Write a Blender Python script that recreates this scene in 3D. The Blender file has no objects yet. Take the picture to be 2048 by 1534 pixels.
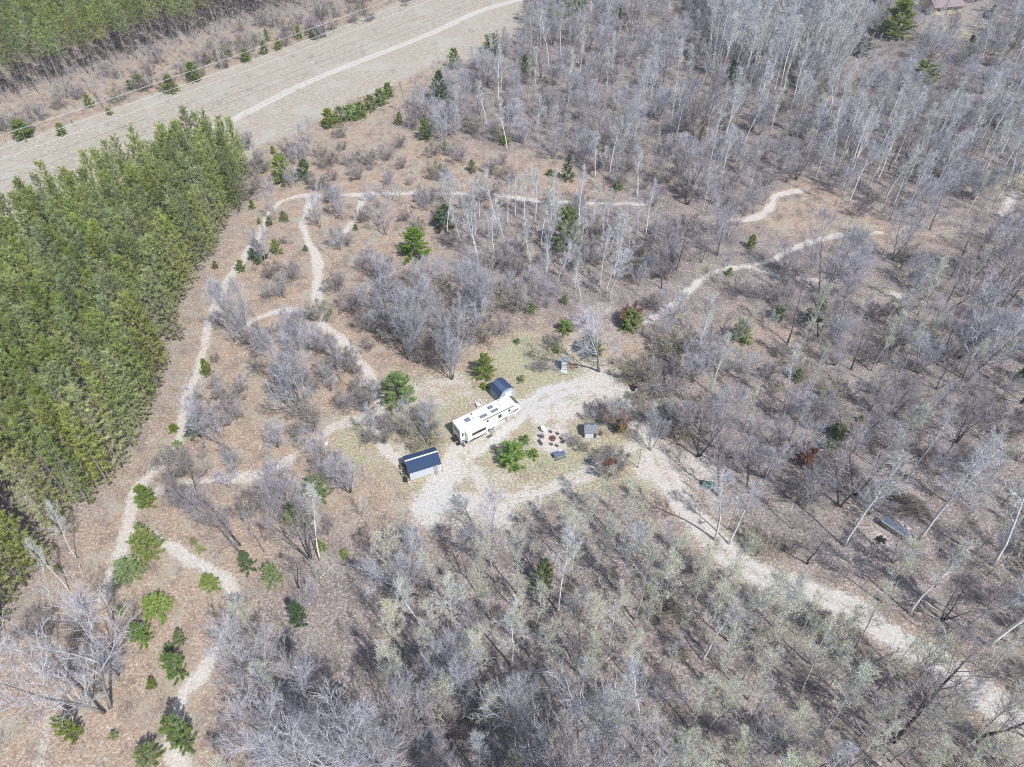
import bpy, math, random
import numpy as np
from mathutils import Vector, Matrix, Quaternion

R = math.radians
scene = bpy.context.scene
# ------------------------------------------------------------------ camera
PITCH = R(45.8); F = 1420.0; HC = 90.0; CX, CY = 1024.0, 767.0
cam_d = bpy.data.cameras.new("camera")
cam_d.sensor_fit = 'HORIZONTAL'; cam_d.sensor_width = 36.0
cam_d.lens = F / 2048.0 * 36.0
cam_d.clip_start = 0.5; cam_d.clip_end = 9000.0
cam = bpy.data.objects.new("camera", cam_d)
scene.collection.objects.link(cam)
cam.location = (0, 0, HC)
cam.rotation_euler = (math.pi / 2 - PITCH, 0, 0)
scene.camera = cam
# ------------------------------------------------------------------ light
SUN_EL, SUN_AZ = R(52), R(142.3)
w = bpy.data.worlds.new("World"); scene.world = w; w.use_nodes = True
nt = w.node_tree
sky = nt.nodes.new("ShaderNodeTexSky"); sky.sky_type = 'NISHITA'; sky.sun_disc = False
sky.sun_elevation = SUN_EL; sky.sun_rotation = SUN_AZ
bg = nt.nodes["Background"]; bg.inputs[1].default_value = 0.135
nt.links.new(sky.outputs[0], bg.inputs[0])
sl = bpy.data.lights.new("sun", 'SUN'); sl.energy = 4.2; sl.angle = R(0.5); sl.color = (1.0, 0.985, 0.965)
so = bpy.data.objects.new("sun", sl); scene.collection.objects.link(so)
SV = Vector((math.sin(SUN_AZ) * math.cos(SUN_EL), math.cos(SUN_AZ) * math.cos(SUN_EL), math.sin(SUN_EL)))
so.rotation_euler = SV.to_track_quat('Z', 'Y').to_euler(); so.location = SV * 300
scene.view_settings.view_transform = 'Standard'; scene.view_settings.look = 'None'
scene.view_settings.exposure = 0.38; scene.view_settings.gamma = 1.0
scene.view_settings.use_curve_mapping = False
cy = scene.cycles
cy.use_denoising = False; cy.max_bounces = 3; cy.diffuse_bounces = 2; cy.glossy_bounces = 2
cy.transmission_bounces = 2; cy.transparent_max_bounces = 6
cy.pixel_filter_type = 'BLACKMAN_HARRIS'; cy.filter_width = 1.15
cy.caustics_reflective = False; cy.caustics_refractive = False

# ------------------------------------------------------------------ projection helpers
SP, CP = math.sin(PITCH), math.cos(PITCH)
def U(px, py, z=0.0):
    """point at height z seen at photo pixel (px, py)"""
    xc = (px - CX) / F; yc = (CY - py) / F
    dz = yc * CP - SP
    t = (HC - z) / -dz
    return Vector((t * xc, t * (yc * SP + CP), z))
def Proj(x, y, z=0.0):
    d = y * CP + (HC - z) * SP
    u = y * SP - (HC - z) * CP
    return CX + F * x / d, CY - F * u / d, d
def h_from(bx, by, ty):
    """height whose top is seen at row ty over base (bx,by)"""
    b = U(bx, by)
    lo, hi = 0.1, 40.0
    for _ in range(30):
        m = (lo + hi) / 2
        if Proj(b.x, b.y, m)[1] > ty: lo = m
        else: hi = m
    return lo

# ------------------------------------------------------------------ object helpers
def link(o): scene.collection.objects.link(o); return o
def tag(o, label=None, cat=None, group=None, kind=None):
    if label: o["label"] = label
    if cat: o["category"] = cat
    if group: o["group"] = group
    if kind: o["kind"] = kind
    return o
def empty(name, loc, rz=0.0, label=None, cat=None, group=None):
    o = bpy.data.objects.new(name, None); o.empty_display_size = 0.3
    link(o); o.location = loc; o.rotation_euler = (0, 0, rz)
    return tag(o, label, cat, group)
def child(parent, name, mesh, label=None):
    o = bpy.data.objects.new(name, mesh); link(o); o.parent = parent
    if label: o["label"] = label
    return o

class MB:
    def __init__(s): s.v = []; s.f = []; s.m = []
    def add(s, vs, fs, mi=0):
        b = len(s.v); s.v += [tuple(v) for v in vs]
        s.f += [tuple(i + b for i in f) for f in fs]; s.m += [mi] * len(fs); return s
    def box(s, c, d, rz=0.0, mi=0, M=None, bev=0.0):
        x, y, z = d[0] / 2, d[1] / 2, d[2] / 2
        if bev > 0:
            b = min(bev, x * .9, y * .9, z * .9)
            vs = []
            for sz, xx, yy in ((-z, x - b, y - b), (-z + b, x, y), (z - b, x, y), (z, x - b, y - b)):
                for sx, sy in ((-1, -1), (1, -1), (1, 1), (-1, 1)):
                    vs.append(Vector((sx * xx, sy * yy, sz)))
            fs = [(3, 2, 1, 0), (12, 13, 14, 15)]
            for k in range(3):
                for i in range(4):
                    j = (i + 1) % 4
                    fs.append((k * 4 + i, k * 4 + j, k * 4 + 4 + j, k * 4 + 4 + i))
        else:
            vs = [Vector((sx * x, sy * y, sz * z)) for sz in (-1, 1) for sx, sy in ((-1, -1), (1, -1), (1, 1), (-1, 1))]
            fs = [(3, 2, 1, 0), (4, 5, 6, 7), (0, 1, 5, 4), (1, 2, 6, 5), (2, 3, 7, 6), (3, 0, 4, 7)]
        if rz: 
            q = Matrix.Rotation(rz, 3, 'Z'); vs = [q @ v for v in vs]
        if M is not None: vs = [M @ v for v in vs]
        return s.add([v + Vector(c) for v in vs], fs, mi)
    def prism(s, prof, a, b, mi=0, axis='x'):
        """closed profile [(p,q)] swept from a to b along axis x: p->y q->z ; along y: p->x q->z ; along z: p->x q->y"""
        n = len(prof)
        mk = {'x': lambda t, p, q: (t, p, q), 'y': lambda t, p, q: (p, t, q), 'z': lambda t, p, q: (p, q, t)}[axis]
        vs = [mk(a, p, q) for p, q in prof] + [mk(b, p, q) for p, q in prof]
        fs = [(i, (i + 1) % n, n + (i + 1) % n, n + i) for i in range(n)]
        fs += [tuple(range(n))[::-1], tuple(range(n, 2 * n))]
        return s.add(vs, fs, mi)
    def tube(s, pts, rad, n=6, mi=0, cap=True):
        pts = [Vector(p) for p in pts]; k = len(pts); vs = []; fs = []
        up = Vector((0.31, 0.17, 0.93))
        for i, p in enumerate(pts):
            d = (pts[min(i + 1, k - 1)] - pts[max(i - 1, 0)])
            if d.length < 1e-9: d = Vector((0, 0, 1))
            d.normalize()
            a = d.cross(up)
            if a.length < 0.1: a = d.cross(Vector((1, 0, 0)))
            a.normalize(); b = d.cross(a)
            r = rad[i] if isinstance(rad, (list, tuple)) else rad
            for j in range(n):
                t = 2 * math.pi * j / n
                vs.append(p + a * (r * math.cos(t)) + b * (r * math.sin(t)))
        for i in range(k - 1):
            for j in range(n):
                j2 = (j + 1) % n
                fs.append((i * n + j, i * n + j2, (i + 1) * n + j2, (i + 1) * n + j))
        if cap and n > 2:
            fs.append(tuple(range(n))[::-1]); fs.append(tuple(range((k - 1) * n, k * n)))
        return s.add(vs, fs, mi)
    def mesh(s, name, mats, smooth=False):
        me = bpy.data.meshes.new(name); me.from_pydata(s.v, [], s.f)
        for m in (mats if isinstance(mats, (list, tuple)) else [mats]): me.materials.append(m)
        if max(s.m, default=0) > 0: me.polygons.foreach_set("material_index", s.m)
        if smooth: me.polygons.foreach_set("use_smooth", [True] * len(s.f))
        me.update(); return me
    def obj(s, name, mats, parent=None, smooth=False, label=None):
        o = bpy.data.objects.new(name, s.mesh(name, mats, smooth)); link(o)
        if parent: o.parent = parent
        if label: o["label"] = label
        return o

# ------------------------------------------------------------------ materials
def newmat(name):
    m = bpy.data.materials.new(name); m.use_nodes = True
    return m, m.node_tree, m.node_tree.nodes["Principled BSDF"]
def N(t, typ, **kw):
    n = t.nodes.new(typ)
    for k, v in kw.items(): setattr(n, k, v)
    return n
def noise(t, vec, scale, detail=3.0, rough=0.6):
    n = N(t, "ShaderNodeTexNoise"); n.inputs["Scale"].default_value = scale
    n.inputs["Detail"].default_value = detail; n.inputs["Roughness"].default_value = rough
    t.links.new(vec, n.inputs["Vector"]); return n.outputs["Fac"]
def ramp(t, fac, stops):
    n = N(t, "ShaderNodeValToRGB"); e = n.color_ramp.elements
    while len(e) < len(stops): e.new(0.5)
    for i, (p, c) in enumerate(stops): e[i].position = p; e[i].color = (*c, 1)
    t.links.new(fac, n.inputs[0]); return n.outputs[0]
def mth(t, op, a, b=None, c=None, clamp=False):
    n = N(t, "ShaderNodeMath", operation=op, use_clamp=clamp)
    for i, x in enumerate((a, b, c)):
        if x is None: continue
        if isinstance(x, (int, float)): n.inputs[i].default_value = x
        else: t.links.new(x, n.inputs[i])
    return n.outputs[0]
def sstep(t, x, lo, hi):
    n = N(t, "ShaderNodeMapRange", interpolation_type='SMOOTHSTEP')
    t.links.new(x, n.inputs[0]); n.inputs[1].default_value = lo; n.inputs[2].default_value = hi
    return n.outputs[0]
def mix(t, f, a, b, mode='MIX'):
    n = N(t, "ShaderNodeMix", data_type='RGBA', blend_type=mode)
    if isinstance(f, (int, float)): n.inputs[0].default_value = f
    else: t.links.new(f, n.inputs[0])
    for i, x in ((6, a), (7, b)):
        if isinstance(x, tuple): n.inputs[i].default_value = (*x, 1)
        else: t.links.new(x, n.inputs[i])
    return n.outputs[2]
def simple(name, col, rough=0.7, var=0.18, scale=3.0, metal=0.0, bump=0.0, spec=0.3, col2=None):
    m, t, b = newmat(name)
    tc = N(t, "ShaderNodeTexCoord").outputs["Object"]
    f = noise(t, tc, scale, 4)
    c2 = col2 or tuple(x * (1 - var) for x in col)
    c1 = tuple(min(1, x * (1 + var * .6)) for x in col)
    t.links.new(ramp(t, f, [(0.35, c2), (0.65, c1)]), b.inputs["Base Color"])
    b.inputs["Roughness"].default_value = rough; b.inputs["Metallic"].default_value = metal
    b.inputs["Specular IOR Level"].default_value = spec
    if bump:
        bp = N(t, "ShaderNodeBump"); bp.inputs["Strength"].default_value = bump
        t.links.new(f, bp.inputs["Height"]); t.links.new(bp.outputs[0], b.inputs["Normal"])
    return m
def plantmat(name, cols, scale=1.2, hue=0.03, val=0.5, rough=0.8, transl=0.0):
    """cols: dark..light ramp by object-space noise; each plant varies by its own random value"""
    m, t, b = newmat(name)
    tc = N(t, "ShaderNodeTexCoord").outputs["Object"]
    rnd = N(t, "ShaderNodeObjectInfo").outputs["Random"]
    f = noise(t, tc, scale, 3)
    n = len(cols)
    c = ramp(t, f, [(0.3 + 0.4 * i / max(1, n - 1), cc) for i, cc in enumerate(cols)])
    hsv = N(t, "ShaderNodeHueSaturation"); t.links.new(c, hsv.inputs["Color"])
    t.links.new(mth(t, 'MULTIPLY_ADD', rnd, hue * 2, 0.5 - hue), hsv.inputs["Hue"])
    r2 = mth(t, 'FRACT', mth(t, 'MULTIPLY', rnd, 7.31))
    t.links.new(mth(t, 'MULTIPLY_ADD', r2, val, 1 - val / 2), hsv.inputs["Value"])
    r3 = mth(t, 'FRACT', mth(t, 'MULTIPLY', rnd, 23.7))
    t.links.new(mth(t, 'MULTIPLY_ADD', r3, 0.5, 0.75), hsv.inputs["Saturation"])
    t.links.new(hsv.outputs[0], b.inputs["Base Color"])
    b.inputs["Roughness"].default_value = rough; b.inputs["Specular IOR Level"].default_value = 0.2
    if transl > 0:
        tr = N(t, "ShaderNodeBsdfTranslucent"); t.links.new(hsv.outputs[0], tr.inputs[0])
        mx = N(t, "ShaderNodeMixShader"); mx.inputs[0].default_value = transl
        t.links.new(b.outputs[0], mx.inputs[1]); t.links.new(tr.outputs[0], mx.inputs[2])
        t.links.new(mx.outputs[0], t.nodes["Material Output"].inputs[0])
    return m

M_birch = plantmat("birch_bark", [(.48, .47, .45), (.74, .73, .71), (.80, .79, .77)], 2.5, .005, .25)
M_bark_aspen = plantmat("pale_aspen_bark", [(.33, .33, .29), (.56, .55, .50)], 2.0, .01, .3)
M_twig_white = plantmat("pale_twigs", [(.42, .42, .435), (.60, .60, .62)], .6, .015, .3)
M_twig_grey = plantmat("grey_twigs", [(.30, .29, .32), (.51, .50, .535)], .5, .03, .4)
M_twig_brown = plantmat("brown_twigs", [(.235, .20, .20), (.42, .375, .375)], .5, .03, .4)
M_bark_grey = plantmat("grey_bark", [(.15, .14, .135), (.30, .285, .27)], 2.0, .01, .4)
M_bark_dark = plantmat("dark_bark", [(.055, .05, .05), (.12, .11, .105)], 2.0, .01, .4)
M_bark_pine = plantmat("pine_bark", [(.20, .16, .14), (.34, .28, .25)], 2.0, .01, .3)
M_bud_olive = plantmat("olive_buds", [(.46, .46, .17), (.68, .66, .30)], .5, .03, .3, transl=.25)
M_bud_green = plantmat("spring_green_leaves", [(.22, .30, .08), (.36, .44, .16)], .5, .02, .3, transl=.3)
M_bud_purple = plantmat("purple_twigs", [(.30, .22, .26), (.42, .32, .37)], .5, .01, .2)
M_needle_red = plantmat("red_pine_needles", [(.17, .21, .075), (.31, .36, .125), (.52, .56, .24)], .8, .02, .5, .6, transl=.3)
M_needle_white = plantmat("white_pine_needles", [(.14, .22, .065), (.28, .37, .11), (.48, .55, .22)], 1.6, .02, .3, .6, transl=.35)
M_needle_dark = plantmat("dark_needles", [(.07, .13, .06), (.17, .255, .10)], 1.6, .015, .3, .6, transl=.2)
M_oakleaf = plantmat("rust_oak_leaves", [(.22, .08, .035), (.36, .16, .08)], 1.5, .02, .3, transl=.2)

# ------------------------------------------------------------------ layout in photo rows and columns
def P(*a): return [U(x, y).xy for x, y in a]
TRAILS = {   # name: (points, width m)
 'left': ([(632,391),(600,392),(566,402),(545,418),(530,445),(516,475),(488,515),(465,548),(446,580),(425,625),(412,665),(408,700),(396,745),(376,790),(366,835),(357,880),(330,920),(300,948),(272,985),(256,1040),(248,1085),(232,1135),(205,1205)], 1.9),
 'fork': ([(262,1065),(300,1075),(345,1095),(390,1125),(435,1145),(465,1175),(478,1215)], 1.5),
 'low': ([(470,1215),(440,1290),(405,1345),(375,1380),(355,1425),(343,1480),(352,1530),(400,1620),(430,1700)], 1.8),
 'loop': ([(632,391),(690,390),(770,388),(850,387),(930,388),(1010,393),(1070,401),(1165,406),(1290,409)], 1.5),
 'mid': ([(628,392),(615,420),(607,455),(617,485),(634,510),(637,550),(633,590),(634,625),(645,650),(680,676),(708,705),(735,745),(755,790),(765,830),(760,870),(775,905),(800,925)], 1.9),
 'cut': ([(728,395),(712,432),(690,465),(662,488),(632,495)], 1.2),
 'spur': ([(468,672),(488,655),(525,632),(580,619),(632,622)], 1.3),
 'cross': ([(318,985),(380,965),(450,958),(520,950),(560,932),(600,905),(640,872),(690,845),(760,830)], 1.8),
 'faint': ([(118,1380),(102,1420),(95,1470),(84,1530),(80,1620)], 2.2),
 'right': ([(1290,645),(1320,628),(1370,590),(1400,562),(1440,540),(1500,532),(1545,520),(1595,494),(1650,476),(1700,468),(1765,465)], 1.5),
 'rightfork': ([(1495,533),(1535,546),(1575,556),(1640,560)], 1.5),
 'hook': ([(1460,441),(1500,439),(1528,428),(1545,408),(1550,392),(1575,385),(1600,382)], 2.0),
 'bit': ([(1790,588),(1820,597),(1850,606)], 2.2),
 'far': ([(2030,385),(2018,410),(2010,430)], 3.0),
 'north': ([(1195,610),(1180,632),(1160,655),(1145,680)], 2.0),
}
DRIVE = ([(2250,1620),(2110,1510),(2030,1440),(1960,1390),(1880,1330),(1800,1285),(1740,1240),(1690,1212),(1610,1185),(1530,1155),(1460,1110),(1415,1065),(1375,1015),(1345,970),(1310,915),(1280,860),(1268,820),(1240,785),(1190,772),(1120,782),(1060,810),(1010,850),(960,890),(925,912)], 3.8)
LOOPRD = ([(925,912),(945,940),(975,985),(1010,1000),(1080,985),(1140,962),(1200,935),(1260,900),(1285,880)], 2.9)
PAD = ([(920,905),(900,940),(870,985),(850,1010)], 4.2)
PAD2 = ([(850,1005),(900,1000),(960,1010),(1010,1030)], 4.5)
FROAD = ([(-150,520),(0,436),(150,372),(300,312),(420,262),(500,222),(600,172),(700,130),(800,92),(900,50),(960,22),(1045,-2),(1150,-30),(1300,-60)], 2.9)
BLOBS = [(820,790,4,.5),(870,770,3.5,.5),(905,760,3,.55),(960,810,3,.5),(780,860,3,.5),(860,1030,4,.7),(1060,990,3.5,.6),(1010,960,3,.5),(1150,700,3,.45),(1190,800,5,.6),(1230,850,3,.45),(1330,900,3,.5),(1170,640,3,.45),(1210,620,3,.35),(730,770,2.5,.5), # px, py, radius m, strength
 (1105,878,3.7,1.0),(1180,868,2.6,.55),(1290,940,3.2,.7),(1395,930,4.5,.6),(905,945,3.2,.75),(990,1000,3.6,.6),
 (800,900,3,.5),(880,800,3.2,.45),(930,780,3.5,.45),(850,790,3,.4),(1110,730,2.5,.5),(1200,760,5,.7),(1240,800,4.5,.55),
 (1130,820,4,.75),(1080,830,3.5,.8),(1000,870,3,.6),(930,880,2.5,.45),(870,1020,3.2,.75),(900,1035,4,.45),(1700,1100,4.5,.35),(1760,1080,3,.45),(745,860,2.5,.5),
 (1340,965,4.5,.6),(1290,1000,4,.25),(650,1130,2.2,.3),(1140,980,3,.35),(110,1360,3,.25)]
GRASS = [ # px,py,radius,strength
 (1040,720,6,.8),(1090,760,6,.75),(1010,730,5,.55),(1120,700,4,.6),(1060,850,3,.4),(1130,905,6,.8),(1080,920,5,.75),(1180,900,5,.7),(1040,950,4,.6),
 (1230,880,4,.6),(720,870,6,.65),(700,900,6,.6),(740,830,4,.6),(840,950,4,.6),(870,970,3,.7),(640,600,4,.5),(645,560,3,.45),(655,510,3,.4),(880,770,6,.5),(860,830,5,.5),
 (920,830,5,.5),(700,400,4,.4),(760,930,4,.5),(1420,540,5,.5),(1340,620,5,.55),(1480,560,4,.4),(1180,690,5,.55),(1720,460,5,.5),(1760,600,8,.4),(1860,560,8,.4),
 (2020,370,10,.55),(1900,60,9,.8),(1960,780,7,.3),(1820,600,6,.4),(1500,720,5,.3),(1100,960,5,.45),(970,940,3,.45),(790,860,3,.5),(1900,410,8,.25),(1640,440,8,.3),(1350,340,10,.2),
 (1080,740,5,.8),(1050,690,5,.7),(980,700,4,.4),(580,480,5,.15)]
FIELD = [(-400,600),(-100,450),(-60,310),(0,285),(130,250),(350,172),(560,100),(700,45),(860,-25),(1000,-60),(1120,-70),(1110,0),(1060,50),(960,120),(880,120),(800,170),(700,200),(640,240),(590,270),(520,290),(500,330),(300,430),(100,520),(-150,650)]
WOODS = [
 [(-300,1500),(-200,430),(0,420),(300,330),(470,300),(510,380),(470,440),(390,560),(350,700),(330,790),(270,900),(180,1020),(90,1160),(0,1330),(-100,1500)],
 [(-300,330),(-300,150),(0,200),(180,150),(400,75),(700,0),(750,-60),(700,-300),(-300,-300)],
 [(1130,-60),(1000,90),(860,170),(790,250),(900,280),(1150,320),(1250,420),(1440,460),(1600,350),(1750,420),(1900,470),(2300,500),(2600,-300),(1100,-300)],
 [(520,1180),(640,1060),(860,1080),(1180,970),(1300,1010),(1420,1130),(1600,1230),(1800,1340),(2100,1560),(2300,1900),(450,1900),(500,1300)],
 [(900,400),(1100,395),(1300,400),(1450,440),(1560,470),(1700,500),(1950,480),(2100,500),(2100,700),(1750,690),(1600,660),(1480,620),(1350,680),(1200,640),(1000,640),(880,560)],
 [(1290,740),(1500,700),(1640,680),(1760,650),(2300,640),(2400,1500),(2100,1430),(1800,1240),(1500,1120),(1400,980),(1330,880)],
]

def poly_mask(X, Y, poly):
    p = [(v.x, v.y) for v in poly]; ins = np.zeros(X.shape, bool); n = len(p)
    for i in range(n):
        x1, y1 = p[i]; x2, y2 = p[(i + 1) % n]
        if y1 == y2: continue
        c = ((y1 > Y) != (y2 > Y)) & (X < (x2 - x1) * (Y - y1) / (y2 - y1) + x1)
        ins ^= c
    return ins
def dist_line(X, Y, pts, closed=False):
    d = np.full(X.shape, 1e9); n = len(pts)
    for i in range(n - (0 if closed else 1)):
        a = pts[i]; b = pts[(i + 1) % n]
        ex, ey = b[0] - a[0], b[1] - a[1]; L = ex * ex + ey * ey + 1e-9
        t = np.clip(((X - a[0]) * ex + (Y - a[1]) * ey) / L, 0, 1)
        d = np.minimum(d, np.hypot(X - a[0] - t * ex, Y - a[1] - t * ey))
    return d
def soft(X, Y, pix, wdt):
    """signed soft inside mask of a polygon given in photo pixels (clipped below the horizon)"""
    poly = P(*[(x, max(y, -330)) for x, y in pix])
    ins = poly_mask(X, Y, poly); d = dist_line(X, Y, poly, True)
    return np.clip(0.5 + np.where(ins, d, -d) / (2 * wdt), 0, 1)
def ss(x): x = np.clip(x, 0, 1); return x * x * (3 - 2 * x)
def wobble(X, Y, s, seed):
    r = np.random.RandomState(seed); out = np.zeros(X.shape)
    for k in range(6):
        a = r.uniform(0, 6.283); fr = s * r.uniform(.5, 2.2)
        out += np.sin((X * math.cos(a) + Y * math.sin(a)) * fr + r.uniform(0, 6.28)) / 6
    return out
def smoothline(pix, n=6):
    """Catmull-Rom through the pixel points, on the ground"""
    p = P(*pix); q = []
    for i in range(len(p) - 1):
        a = p[max(i - 1, 0)]; b = p[i]; c = p[i + 1]; d = p[min(i + 2, len(p) - 1)]
        for k in range(n):
            t = k / n
            q.append(0.5 * ((2 * b) + (c - a) * t + (2 * a - 5 * b + 4 * c - d) * t * t + (3 * b - a - 3 * c + d) * t ** 3))
    q.append(p[-1]); return q
LINES = {k: (smoothline(v[0], 3), v[1]) for k, v in TRAILS.items()}
LINES['drive'] = (smoothline(DRIVE[0], 3), DRIVE[1]); LINES['looprd'] = (smoothline(LOOPRD[0], 3), LOOPRD[1])
LINES['pad'] = (smoothline(PAD[0], 2), PAD[1]); LINES['pad2'] = (smoothline(PAD2[0], 2), PAD2[1])
LINES['froad'] = (smoothline(FROAD[0], 3), FROAD[1])
STREN = {'faint': .45, 'bit': .55, 'far': .6, 'north': .4, 'loop': .85, 'cut': .8, 'spur': .85, 'mid': 1.0, 'right': .85, 'left': .9, 'looprd': .8, 'pad': .85, 'pad2': .75, 'cross': .75, 'rightfork': .9}

def masks(X, Y):
    wob = wobble(X, Y, 1.1, 3) * .55 + wobble(X, Y, .35, 4) * .5
    sand = np.zeros(X.shape); cl = {}
    for k, (ln, wd) in LINES.items():
        d = dist_line(X, Y, ln) + wob * (.35 if k == 'froad' else .9)
        cl[k] = d
        sft = {'drive': 1.6, 'looprd': 1.5, 'pad': 1.6, 'pad2': 1.8, 'froad': .7}.get(k, .8)
        sand = np.maximum(sand, ss((wd / 2 - d) / (2 * sft) + .5) * STREN.get(k, 1.0))
    wb2 = wobble(X, Y, .8, 9)
    for px, py, r, s in BLOBS:
        c = U(px, py); d = np.hypot(X - c.x, Y - c.y) * (1 + .3 * wb2)
        sand = np.maximum(sand, ss(1.25 - d / r) * s)
    grass = np.zeros(X.shape)
    for px, py, r, s in GRASS:
        c = U(px, py); d = np.hypot(X - c.x, Y - c.y) * (1 + .35 * wb2)
        grass = np.maximum(grass, ss(1.3 - d / r) * s)
    camp = soft(X, Y, [(735,740),(860,735),(950,735),(1090,665),(1190,675),(1280,750),(1340,900),(1320,990),(1110,1035),(900,1080),(800,1010),(740,930),(690,900)], 4.0)
    grass = np.maximum(grass, camp * .58)
    field = soft(X, Y, FIELD, 3.0)
    woods = np.zeros(X.shape)
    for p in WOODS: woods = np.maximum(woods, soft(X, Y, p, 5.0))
    dd = dist_line(X, Y, LINES['drive'][0]); c1 = U(1080, 825)
    grav = ss(1.2 - np.hypot(X - c1.x, Y - c1.y) / 13) * ss((4.2 - dd) / 3)
    c2 = U(875, 1000); grav = np.maximum(grav, ss(1.3 - np.hypot(X - c2.x, Y - c2.y) / 6) * .8)
    c3 = U(1700, 1220); grav = np.maximum(grav, .55 * ss((3.5 - dd) / 2) * (X > 30))
    rut = np.zeros(X.shape)
    for k, w_ in (('drive', 1.0), ('looprd', 1.0), ('froad', .8), ('left', .35), ('cross', .5)):
        rut = np.maximum(rut, w_ * ss(1.35 - np.abs(cl[k] + .15) / .55))
    return sand, grass, field, woods, grav, rut, cl

# ---- ground material
def ground_material():
    m, t, b = newmat("ground_surface")
    pos = N(t, "ShaderNodeNewGeometry").outputs["Position"]
    a1 = N(t, "ShaderNodeAttribute", attribute_name="mask_a"); a2 = N(t, "ShaderNodeAttribute", attribute_name="mask_b")
    s1 = N(t, "ShaderNodeSeparateColor"); t.links.new(a1.outputs["Color"], s1.inputs[0])
    s2 = N(t, "ShaderNodeSeparateColor"); t.links.new(a2.outputs["Color"], s2.inputs[0])
    sand, grass, field = s1.outputs; woods, grav, rut = s2.outputs
    nL = noise(t, pos, .10, 4); nM = noise(t, pos, .55, 5, .65); nF = noise(t, pos, 2.6, 6, .75); nX = noise(t, pos, 7.0, 3, .8)
    # elongated straw streaks
    mp = N(t, "ShaderNodeMapping"); mp.inputs["Scale"].default_value = (1.0, 3.2, 1); mp.inputs["Rotation"].default_value = (0, 0, -.35)
    t.links.new(pos, mp.inputs[0]); nS = noise(t, mp.outputs[0], .8, 6, .7)
    fine = mth(t, 'ADD', mth(t, 'MULTIPLY', nF, .62), mth(t, 'MULTIPLY', nX, .38))
    litter = ramp(t, fine, [(.37, (.14, .092, .067)), (.45, (.28, .205, .152)), (.54, (.42, .33, .258)), (.62, (.72, .63, .52))])
    litter = mix(t, sstep(t, nM, .42, .62), litter, mix(t, .45, litter, (.24, .165, .115)))
    litter = mix(t, mth(t, 'MULTIPLY', sstep(t, nL, .5, .64), .5), litter, (.34, .29, .22))
    c_moss = (.29, .28, .235)
    litter = mix(t, mth(t, 'MULTIPLY', sstep(t, noise(t, pos, .22, 5, .7), .50, .62), .7), litter, mix(t, fine, (.16, .15, .11), (.50, .48, .40)))
    litter = mix(t, mth(t, 'MULTIPLY', sstep(t, noise(t, pos, .35, 5, .75), .53, .63), .65), litter, mix(t, fine, (.07, .05, .045), (.32, .25, .215)))
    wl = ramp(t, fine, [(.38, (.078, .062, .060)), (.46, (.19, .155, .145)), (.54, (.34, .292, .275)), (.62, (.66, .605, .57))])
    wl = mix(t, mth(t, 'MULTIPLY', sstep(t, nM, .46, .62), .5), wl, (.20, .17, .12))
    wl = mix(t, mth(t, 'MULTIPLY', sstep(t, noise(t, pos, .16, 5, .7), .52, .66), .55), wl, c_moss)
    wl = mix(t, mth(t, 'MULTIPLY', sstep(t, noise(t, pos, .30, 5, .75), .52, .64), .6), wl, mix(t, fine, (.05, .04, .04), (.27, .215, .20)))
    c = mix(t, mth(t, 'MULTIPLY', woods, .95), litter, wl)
    fl = ramp(t, mth(t, 'ADD', mth(t, 'MULTIPLY', nS, .5), mth(t, 'MULTIPLY', fine, .5)), [(.38, (.20, .16, .13)), (.47, (.31, .265, .215)), (.54, (.42, .37, .305)), (.63, (.66, .60, .50))])
    fl = mix(t, mth(t, 'MULTIPLY', sstep(t, nM, .5, .62), .3), fl, (.29, .285, .20))
    fl = mix(t, mth(t, 'MULTIPLY', sstep(t, nL, .52, .60), .5), fl, (.40, .38, .33))
    fl = mix(t, mth(t, 'MULTIPLY', sstep(t, noise(t, pos, .07, 5, .7), .48, .62), .35), fl, (.34, .335, .26))
    c = mix(t, sstep(t, mth(t, 'ADD', field, mth(t, 'MULTIPLY', mth(t, 'SUBTRACT', nM, .5), .8)), .35, .65), c, fl)
    gr = ramp(t, fine, [(.38, (.15, .145, .08)), (.46, (.27, .265, .155)), (.54, (.38, .37, .24)), (.63, (.63, .60, .46))])
    gm = sstep(t, mth(t, 'ADD', grass, mth(t, 'ADD', mth(t, 'MULTIPLY', mth(t, 'SUBTRACT', nM, .5), 1.6), mth(t, 'MULTIPLY', mth(t, 'SUBTRACT', nF, .5), 1.0))), .25, .75)
    c = mix(t, mth(t, 'MULTIPLY', gm, .75), c, gr)
    sd = ramp(t, fine, [(.34, (.30, .265, .225)), (.47, (.45, .41, .365)), (.60, (.60, .565, .515))])
    sd = mix(t, mth(t, 'MULTIPLY', sstep(t, nM, .5, .65), .45), sd, (.38, .33, .26))
    gv = ramp(t, fine, [(.36, (.33, .315, .29)), (.5, (.46, .445, .415)), (.62, (.59, .575, .545))])
    sd = mix(t, grav, sd, gv)
    sm = sstep(t, mth(t, 'ADD', sand, mth(t, 'ADD', mth(t, 'MULTIPLY', mth(t, 'SUBTRACT', nM, .5), 1.5), mth(t, 'MULTIPLY', mth(t, 'SUBTRACT', nF, .5), 1.3))), .20, .76)
    mac = noise(t, pos, .9, 4, .7)
    sm = mth(t, 'MULTIPLY', sm, mth(t, 'SUBTRACT', 1.0, mth(t, 'MULTIPLY', rut, sstep(t, mac, .40, .62))))
    c = mix(t, sm, c, sd)
    # scattered pale flecks: dry leaves and stones
    vo = N(t, "ShaderNodeTexVoronoi"); vo.inputs["Scale"].default_value = 2.2; t.links.new(pos, vo.inputs["Vector"])
    fk = mth(t, 'LESS_THAN', vo.outputs["Distance"], .10)
    c = mix(t, mth(t, 'MULTIPLY', fk, mth(t, 'MULTIPLY_ADD', sm, -.5, .5)), c, (.62, .55, .47))
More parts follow.
